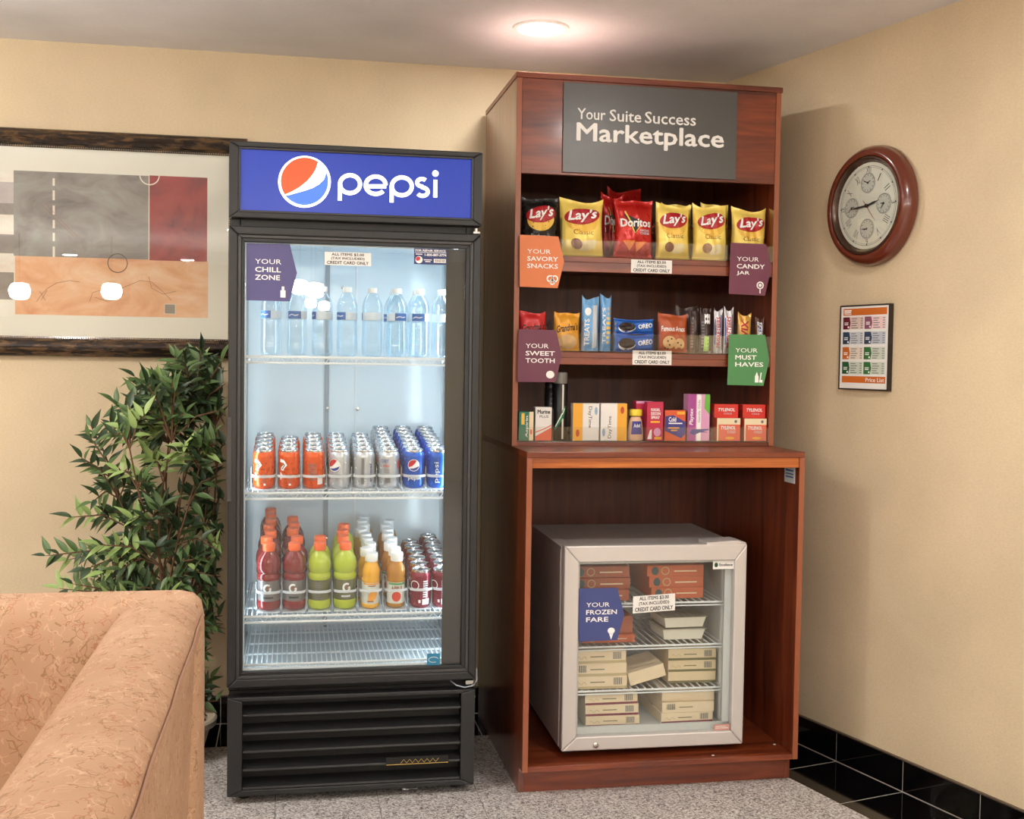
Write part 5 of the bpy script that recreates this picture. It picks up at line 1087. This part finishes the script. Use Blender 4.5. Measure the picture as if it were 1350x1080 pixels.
decal(d_rect(gx(182), gz(885), gx(600), gz(818)), 'footer_bar', 'pl_orange', sh, q, .0003)
decal(d_text('Price List', gx(415), gz(872), gx(590), gz(832), .01), 'lettering', 'print_white', sh, q, .0005)
for r_, (y0, L, Rr) in enumerate(((216, ('pl_maroon', 'pt_a'), ('pl_plum', 'pt_b')), (368, ('pl_navy', 'pt_c'), ('pl_navy', 'pt_d')), (522, ('pl_orange', 'pt_e'), ('pl_green', 'pt_f')), (672, ('pl_deep', 'pt_f'), ('pl_green', 'pt_f')))):
    for x0, (cm, pm) in ((182, L), (392, Rr)):
        decal(d_rect(gx(x0), gz(y0 + 124), gx(x0 + 200), gz(y0)), 'price_panel', pm, sh, q, .0003)
        decal(d_poly([(gx(x0), gz(y0 + 124)), (gx(x0 + 62), gz(y0 + 124)), (gx(x0 + 74), gz(y0 + 62)), (gx(x0 + 62), gz(y0)), (gx(x0), gz(y0))]), 'arrow_patch', cm, sh, q, .0005)
        decal(d_join(d_rect(gx(x0 + 14), gz(y0 + 62), gx(x0 + 52), gz(y0 + 54)), d_rect(gx(x0 + 14), gz(y0 + 80), gx(x0 + 50), gz(y0 + 70)), d_rect(gx(x0 + 46), gz(y0 + 112), gx(x0 + 60), gz(y0 + 94))), 'arrow_text', 'print_white', sh, q, .0007)
        decal(d_join(*[d_join(d_rect(gx(x0 + 82), gz(y0 + 22 + 23 * k), gx(x0 + 82 + (56, 44, 60, 50, 66)[(k + r_) % 5]), gz(y0 + 14 + 23 * k)), d_rect(gx(x0 + 172), gz(y0 + 22 + 23 * k), gx(x0 + 192), gz(y0 + 14 + 23 * k))) for k in range(5)]), 'price_lines', 'grey_print', sh, q, .0005)

# ------------------------------------------------------------------ framed picture over the sofa
def bronze_fn(nt, b, v):
    n = noise(nt, mapped(nt, v, (6, 30, 26)), 2.2, 5, .65, .4); r = ramp(nt, [(.34, (34, 27, 24)), (.5, (58, 45, 36)), (.62, (118, 90, 60)), (.74, (66, 54, 46))]); nt.links.new(n, r.inputs[0]); nt.links.new(r.outputs[0], b.inputs['Base Color'])
tex_mat('bronze_frame', bronze_fn, .26, coat=.3, metal=.35)
def paint_fn(c1, c2, c3, sc=6):
    def fn(nt, b, v):
        n = noise(nt, mapped(nt, v, (1, 1, 1.6)), sc, 6, .66, .8); r = ramp(nt, [(.3, c1), (.5, c2), (.72, c3)]); nt.links.new(n, r.inputs[0]); nt.links.new(r.outputs[0], b.inputs['Base Color'])
    return fn
tex_mat('art_grey', paint_fn((112, 102, 100), (148, 138, 132), (166, 166, 158)), .6); tex_mat('art_red', paint_fn((104, 36, 44), (160, 52, 52), (176, 70, 60)), .6); tex_mat('art_peach', paint_fn((222, 148, 104), (236, 176, 134), (244, 206, 174)), .6)
tex_mat('art_lav', paint_fn((172, 156, 156), (190, 176, 174), (206, 196, 190)), .6); tex_mat('art_taupe', paint_fn((126, 112, 108), (146, 134, 126), (158, 148, 138)), .6); tex_mat('art_cream', paint_fn((232, 206, 190), (240, 228, 214), (244, 238, 228)), .6)
M('mat_board', (236, 228, 214), .7); M('bead_dark', (60, 50, 44), .35, .4); M('bead_light', (190, 178, 160), .35, .3); M('ink_line', (150, 96, 70), .6); M('ring_dark', (84, 66, 58), .6)
pc = thing('framed_picture', (-1.3, -.02, 1.339), 'wide framed abstract picture in a dark bronze frame above the sofa', 'picture')
PX0, PX1, PZ0, PZ1 = -2.05, -.569, 1.339, 2.131
ix0, ix1, iz0, iz1 = PX0 + .064, PX1 - .064, 1.409, 2.067
prof = [(0, 0), (0, .022), (.06, .028), (.12, .030), (.25, .044), (.5, .050), (.75, .042), (.86, .030), (.9, .024), (1, .022), (1, .004)]     # fraction across the rail, height off the wall
m = MB()
def rail(a_out, b_out, a_in, b_in):
    n = len(prof); vs = []
    for (o, i_) in ((a_out, a_in), (b_out, b_in)):
        for fr_, d in prof: vs.append((o[0] + (i_[0] - o[0]) * fr_, -.001 - d, o[1] + (i_[1] - o[1]) * fr_))
    return MB().add(vs, [(k, k + 1, n + k + 1, n + k) for k in range(n - 1)] + [tuple(range(n)), tuple(n + k for k in reversed(range(n)))])
co = [(PX0, PZ0), (PX1, PZ0), (PX1, PZ1), (PX0, PZ1)]; ci = [(ix0, iz0), (ix1, iz0), (ix1, iz1), (ix0, iz1)]
for k in range(4): rail(co[k], co[(k + 1) % 4], ci[k], ci[(k + 1) % 4]).build('frame_rail', 'bronze_frame', pc, True, 40)
m = MB()
def bead_row(a, b):
    L = math.hypot(b[0] - a[0], b[1] - a[1]); N = int(L / .0075)
    for k in range(N):
        t = (k + .5) / N; x, z = a[0] + (b[0] - a[0]) * t, a[1] + (b[1] - a[1]) * t
        m.add([(x - .003, -.0245, z), (x, -.0245, z - .003), (x + .003, -.0245, z), (x, -.0245, z + .003), (x, -.031, z)], [(0, 1, 4), (1, 2, 4), (2, 3, 4), (3, 0, 4)])
e = .004
bead_row((ix0 - e, iz0 - e), (ix1 + e, iz0 - e)); bead_row((ix0 - e, iz1 + e), (ix1 + e, iz1 + e)); bead_row((ix1 + e, iz0), (ix1 + e, iz1)); bead_row((ix0 - e, iz0), (ix0 - e, iz1))
m.build('bead_trim', 'bead_light', pc, True)['kind'] = 'stuff'
mb_ = box('mat_board', 'mat_board', (ix0 - .004, ix1 + .004, -.014, -.004, iz0 - .004, iz1 + .004), pc, True)
A = lambda x, y: xz(x, y, -.015); q = on_plane(-.014)
zt0 = A(150, 230)[1]; zmid = A(150, 341)[1]; zb0 = A(150, 417)[1]; xr = A(273, 320)[0]; xred = A(197, 290)[0]; xg = A(18, 290)[0]
def art(name, d, mat, e): decal(d, name, mat, mb_, q, e, True)
art('grey_field', d_rect(xg, zmid, xred, zt0), 'art_grey', .0006); art('red_field', d_rect(xred, zmid - .002, xr, zt0 + .002), 'art_red', .0006); art('peach_field', d_rect(xg + .004, zb0, xr + .004, zmid), 'art_peach', .0004)
xl_ = PX0 + .14
for k, (y0, y1, mt) in enumerate(((227, 240, 'art_cream'), (240, 268, 'art_lav'), (268, 283, 'art_taupe'), (283, 309, 'art_cream'), (309, 334, 'art_taupe'), (334, 359, 'art_cream'), (359, 395, 'art_taupe'), (395, 417, 'art_cream'))):
    art('side_strip', d_rect(xl_, A(10, y1)[1], xg, A(10, y0)[1]), mt, .0004)
art('dashed_line', d_join(*[d_rect(A(69, 0)[0], A(70, b)[1], A(72, 0)[0], A(70, a)[1]) for a, b in ((235, 245), (251, 264), (271, 283), (290, 301), (307, 318), (325, 339))]), 'art_cream', .0010)
art('thin_line', d_rect(xred - .003, zmid, xred, zt0), 'art_cream', .0010)
r_ = .033
art('white_ring', d_line([(xred + r_ * math.cos(math.radians(a)), zt0 + .002 + r_ * math.sin(math.radians(a))) for a in range(175, 366, 10)], .004), 'art_cream', .0012)
x, z = A(155, 347); art('dark_ring', d_ring(x, z, r_, .003, 36), 'ring_dark', .0012)
(x, z), (x2, z2) = A(217, 401), A(231, 414); art('small_square', d_rect(x, z2, x2, z), 'art_taupe', .0012); art('square_edge', d_line([(x, z), (x2, z), (x2, z2), (x, z2)], .002, True), 'mat_board', .0014)
for pts in ([(48, 398), (55, 388), (63, 380), (75, 373), (92, 370), (105, 372)], [(52, 384), (60, 396)], [(54, 396), (62, 383)], [(118, 398), (122, 386), (135, 382), (150, 386), (165, 378), (185, 370), (200, 372), (214, 384), (226, 396)], [(196, 365), (200, 380), (215, 388), (232, 384)], [(125, 392), (140, 397), (158, 394)], [(55, 270), (75, 290), (98, 312)], [(60, 268), (80, 290), (102, 312)]):
    art('pencil_line', d_line([A(*p) for p in pts], .0016), 'ink_line', .0010)
box('picture_glass', 'pane_glass', (ix0 - .003, ix1 + .003, -.0205, -.0185, iz0 - .003, iz1 + .003), pc, True)

# ------------------------------------------------------------------ sofa
def sofa_fn(nt, b, v):
    base = noise(nt, v, 5.0, 3); r = ramp(nt, [(.3, (172, 136, 108)), (.7, (184, 150, 122))]); nt.links.new(base, r.inputs[0]); col = r.outputs[0]
    for sc, cc, seed, th in ((34, (128, 98, 64), 0, .035), (46, (160, 98, 70), 7, .03), (40, (206, 172, 142), 13, .03)):
        mv = mapped(nt, v, (1, 1, 1), (seed, seed * .7, seed * .3)); nz = nd(nt, 'ShaderNodeTexNoise', Scale=18.0, Detail=2.0); nt.links.new(mv, nz.inputs['Vector'])
        ad = nd(nt, 'ShaderNodeMix', data_type='RGBA', blend_type='LINEAR_LIGHT'); ad.inputs[0].default_value = .05; nt.links.new(mv, ad.inputs[6]); nt.links.new(nz.outputs['Color'], ad.inputs[7])
        vo = nd(nt, 'ShaderNodeTexVoronoi', Scale=float(sc), feature='DISTANCE_TO_EDGE'); nt.links.new(ad.outputs[2], vo.inputs['Vector'])
        lt = nd(nt, 'ShaderNodeMath', operation='LESS_THAN'); lt.inputs[1].default_value = th; nt.links.new(vo.outputs['Distance'], lt.inputs[0])
        msk = noise(nt, mv, 30.0, 1); gt = nd(nt, 'ShaderNodeMath', operation='GREATER_THAN'); gt.inputs[1].default_value = .52; nt.links.new(msk, gt.inputs[0])
        mu = nd(nt, 'ShaderNodeMath', operation='MULTIPLY'); nt.links.new(lt.outputs[0], mu.inputs[0]); nt.links.new(gt.outputs[0], mu.inputs[1])
        mu2 = nd(nt, 'ShaderNodeMath', operation='MULTIPLY'); mu2.inputs[1].default_value = .55; nt.links.new(mu.outputs[0], mu2.inputs[0])
        col = mixc(nt, mu2.outputs[0], col, cc)
    nt.links.new(col, b.inputs['Base Color']); bump(nt, b, noise(nt, v, 260.0, 2), .25, .001)
tex_mat('sofa_fabric', sofa_fn, .85, spec=.2); M('sofa_crease_shade', (150, 112, 86), .8); M('sofa_leg', (70, 44, 30), .4)
SXO, SXI, SYB, SYF, SZ = -.568, -.742, -1.93, -3.30, .88
so = thing('sofa', (-1.45, -2.6, 0), 'peach patterned fabric sofa in the left foreground with rounded arm', 'sofa')
def loft(secs, caps=True):
    n = len(secs[0]); m = MB(); vs = [p for s in secs for p in s]
    fs = [(k * n + i, k * n + (i + 1) % n, (k + 1) * n + (i + 1) % n, (k + 1) * n + i) for k in range(len(secs) - 1) for i in range(n)]
    if caps: fs += [tuple(reversed(range(n))), tuple((len(secs) - 1) * n + i for i in range(n))]
    return m.add(vs, fs)
def arm_sec(y, s, mirror=False):
    """cross-section of the arm; s shrinks it towards the rounded front end"""
    pts = [(-.028, .07), (-.026, .40), (-.016, .78), (-.002, .835), (-.006, .858), (-.020, .872), (-.045, .880), (-.080, .882), (-.115, .877), (-.145, .864), (-.165, .842), (-.176, .805), (-.178, .70), (-.176, .45), (-.176, .07)]
    out = []
    for dx, z in pts:
        dx2 = -.088 + (dx + .088) * s; z2 = .07 + (z - .07) * (1 - (1 - s) * .35)
        x = SXO + dx2
        if mirror: x = 2 * -1.50 - x
        out.append((x, y, z2))
    return out
for mir in (False, True):
    secs = [arm_sec(SYB - .16 - i * .12, 1, mir) for i in range(10)] + [arm_sec(SYF + .05, .97, mir), arm_sec(SYF + .02, .86, mir), arm_sec(SYF, .62, mir)]
    am = loft(secs).build('arm', 'sofa_fabric', so, True, 60)
    sx = -1.0 if not mir else 1
    pts = [(SXO - .001 if not mir else -3.0 - SXO + .001, SYB - .16 - i * .12, .852 + .003 * math.sin(i * 2.1)) for i in range(10)]
    MB().tube(pts, .0026, 6).build('crease_shade', 'sofa_crease_shade', am, True, 60)  # thin dark tube: the shade of the seam crease put in as colour
def back_sec(x, s):
    pts = [(-.02, .07), (-.005, .45), (.0, .78), (-.015, .845), (-.05, .878), (-.095, .888), (-.135, .876), (-.165, .845), (-.185, .78), (-.215, .60), (-.235, .45), (-.235, .07)]
    return [(x, SYB - .118 + (dy + .118) * s, .07 + (z - .07) * (1 - (1 - s) * .10)) for dy, z in pts]
xe = SXO - .006
secs = [back_sec(xe, .55), back_sec(xe - .006, .80), back_sec(xe - .02, .94), back_sec(xe - .045, 1)] + [back_sec(xe - .045 - (i + 1) * .22, 1) for i in range(7)] + [back_sec(-2.41, 1), back_sec(-2.43, .94), back_sec(-2.445, .6)]
loft(secs).build('backrest', 'sofa_fabric', so, True, 60)
for k in range(2):
    x0, x1 = -1.50 + k * .755, -1.50 + k * .755 - .752
    x0, x1 = (-.748, -1.498) if k == 0 else (-1.502, -2.252)
    box('seat_cushion', 'sofa_fabric', (x1, x0, SYF + .03, SYB - .236, .26, .46), so, True, .03)
box('seat_base', 'sofa_fabric', (-2.252, -.748, SYF + .04, SYB - .236, .07, .258), so, True, .008)
for x in (-.65, -2.35):
    for y in (SYF + .1, SYB - .1): MB().lathe([(.018, 0), (.026, .07)], 12, (x, y, 0)).build('leg', 'sofa_leg', so, True)

# ------------------------------------------------------------------ potted shrub
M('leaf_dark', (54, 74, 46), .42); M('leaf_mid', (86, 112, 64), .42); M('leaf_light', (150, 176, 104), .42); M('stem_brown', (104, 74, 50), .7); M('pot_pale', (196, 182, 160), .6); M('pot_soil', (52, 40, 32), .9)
PB = Vector((-.79, -.36, 0))
pt = thing('potted_shrub', PB, 'leafy green shrub in a pale pot between sofa and fridge', 'potted plant')
MB().lathe([(.085, 0), (.095, .01), (.125, .108), (.142, .112), (.145, .132), (.138, .138), (.118, .134), (.112, .115), (0, .112)], 32).build('pot', 'pot_pale', pt, smooth=40)
MB().lathe([(.0, .118), (.110, .118), (.110, .1125), (0, .1125)], 24).build('soil', 'pot_soil', pt)
def leaf_mesh(mat, L, Wd, k):
    vs = []; n = 6
    for i in range(n + 1):
        t = i / n; w_ = Wd * math.sin(PI * t ** .70) ** 1.15 * .5 if 0 < i < n else 0.0004; z = -.18 * L * t * t; 
        vs += [(-w_, t * L, z + w_ * .45), (0, t * L, z), (w_, t * L, z + w_ * .45)]
    return MB().add(vs, [f_ for i in range(n) for f_ in ((i * 3, i * 3 + 1, i * 3 + 4, i * 3 + 3), (i * 3 + 1, i * 3 + 2, i * 3 + 5, i * 3 + 4))]).mesh('leaf', mat, None, 80)
LM = {mt: [leaf_mesh(mt, .060, .021, 0), leaf_mesh(mt, .046, .017, 1), leaf_mesh(mt, .074, .023, 2)] for mt in ('leaf_dark', 'leaf_mid', 'leaf_light')}
rp = random.Random(11)
lim = [(455, 250), (470, 232), (500, 178), (530, 150), (560, 122), (605, 108), (640, 128), (680, 97), (710, 118), (732, 62), (760, 95), (775, 85), (800, 95), (860, 140), (960, 225)]
def leftx(y):
    for (a, xa), (b, xb) in zip(lim, lim[1:]):
        if a <= y <= b: return xa + (xb - xa) * (y - a) / (b - a)
    return 230
stems = []; ms = MB()
for k in range(9):
    a = rp.uniform(0, 2 * PI); top = Vector((rp.uniform(-.95, -.66), rp.uniform(-.50, -.22), rp.uniform(.85, 1.28)))
    b0 = PB + Vector((.05 * math.cos(a), .05 * math.sin(a), .115)); pts = [b0.lerp(top, t) + Vector((.03 * math.sin(5 * t + k), .02 * math.cos(4 * t + k), 0)) for t in [i / 7 for i in range(8)]]
    pts[0] = b0; stems.append(pts); ms.tube(pts, [.006 - .0005 * i for i in range(8)], 6)
leaves = []
tips = [(265, 462), (252, 478), (178, 497), (182, 508), (150, 530), (160, 540), (120, 562), (118, 575), (108, 604), (130, 622), (135, 640), (95, 682), (122, 662), (60, 733), (90, 738), (78, 776), (96, 770), (292, 478), (290, 520), (296, 560), (292, 610), (296, 660), (288, 700), (292, 735), (280, 785), (288, 792), (230, 470), (210, 500), (240, 500), (200, 585), (215, 570), (195, 600), (280, 505), (255, 520)]
for _ in range(205):
    y = rp.uniform(470, 830); xl_2 = leftx(y); x = xl_2 + (298 - xl_2) * rp.uniform(.12, 1.0); tips.append((x, y))
for _ in range(8): tips.append((rp.uniform(262, 296), rp.uniform(800, 925)))
for n_, (x, y) in enumerate(tips):
    Y = rp.uniform(-.52, -.16) if n_ > 33 else rp.uniform(-.46, -.24)
    tip = pY(x, y, Y)
    best = min((p for s in stems for p in s if p.z < tip.z + .02), key=lambda p: (p - tip).length + .4 * max(0, p.z - tip.z + .12), default=stems[0][2])
    d = tip - best
    if d.length > .42: best = tip - d.normalized() * .42; best = best
    mid = best.lerp(tip, .5) + Vector((0, 0, .03)); pts = [best, best.lerp(mid, .6), mid, mid.lerp(tip, .6), tip]
    if (tip - best).length > .30:
        src = min((p for s in stems for p in s), key=lambda p: (p - best).length); pts = [src] + pts
    ms.tube(pts, [.0026] * (len(pts) - 1) + [.001], 5)
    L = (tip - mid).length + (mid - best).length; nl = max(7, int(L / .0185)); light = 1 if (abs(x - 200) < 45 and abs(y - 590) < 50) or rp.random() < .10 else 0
    for i in range(nl):
        t = .25 + .75 * i / (nl - 1); p = best.lerp(mid, t * 2) if t < .5 else mid.lerp(tip, t * 2 - 1)
        dirv = (tip - best).normalized(); sd = Vector((-dirv.z, rp.uniform(-.7, .7), dirv.x)).normalized() * (1 if i % 2 else -1)
        if i == nl - 1: sd = dirv
        dv = (dirv * .7 + sd * .9 + Vector((rp.uniform(-.3, .3), rp.uniform(-.4, .2), rp.uniform(-.25, .3)))).normalized()
        leaves.append((p.copy(), dv, light, rp.random()))
def ok(p, dv):
    q_ = p + dv * .075
    return q_.x < -.615 and q_.y < -.03 and p.x < -.612 and not (q_.z < .9 and q_.y < -1.5)
leaves = [l for l in leaves if ok(l[0], l[1])]
leaves.sort(key=lambda l: l[0].y + (0 if l[0].z > .55 else .5))
stuff = {}
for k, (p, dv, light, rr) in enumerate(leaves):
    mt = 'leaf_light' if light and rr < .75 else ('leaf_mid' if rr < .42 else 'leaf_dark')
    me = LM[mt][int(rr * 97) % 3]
    up = Vector((rr - .5, -.55, .8)).normalized(); xa = dv.cross(up)
    xa = xa.normalized() if xa.length > .05 else Vector((1, 0, 0)); za = xa.cross(dv).normalized()
    Mx = Matrix(((xa.x, dv.x, za.x, p.x - PB.x), (xa.y, dv.y, za.y, p.y - PB.y), (xa.z, dv.z, za.z, p.z - PB.z), (0, 0, 0, 1)))
    if k < 290:
        o = bpy.data.objects.new('leaf', me); COL.objects.link(o); o.parent = pt; o.matrix_local = Mx
    else:
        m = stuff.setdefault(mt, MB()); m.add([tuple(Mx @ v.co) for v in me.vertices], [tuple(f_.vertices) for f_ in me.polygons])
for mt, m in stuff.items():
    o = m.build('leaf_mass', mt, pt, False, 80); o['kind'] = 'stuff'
ms.build('stems', 'stem_brown', pt, True, 60)
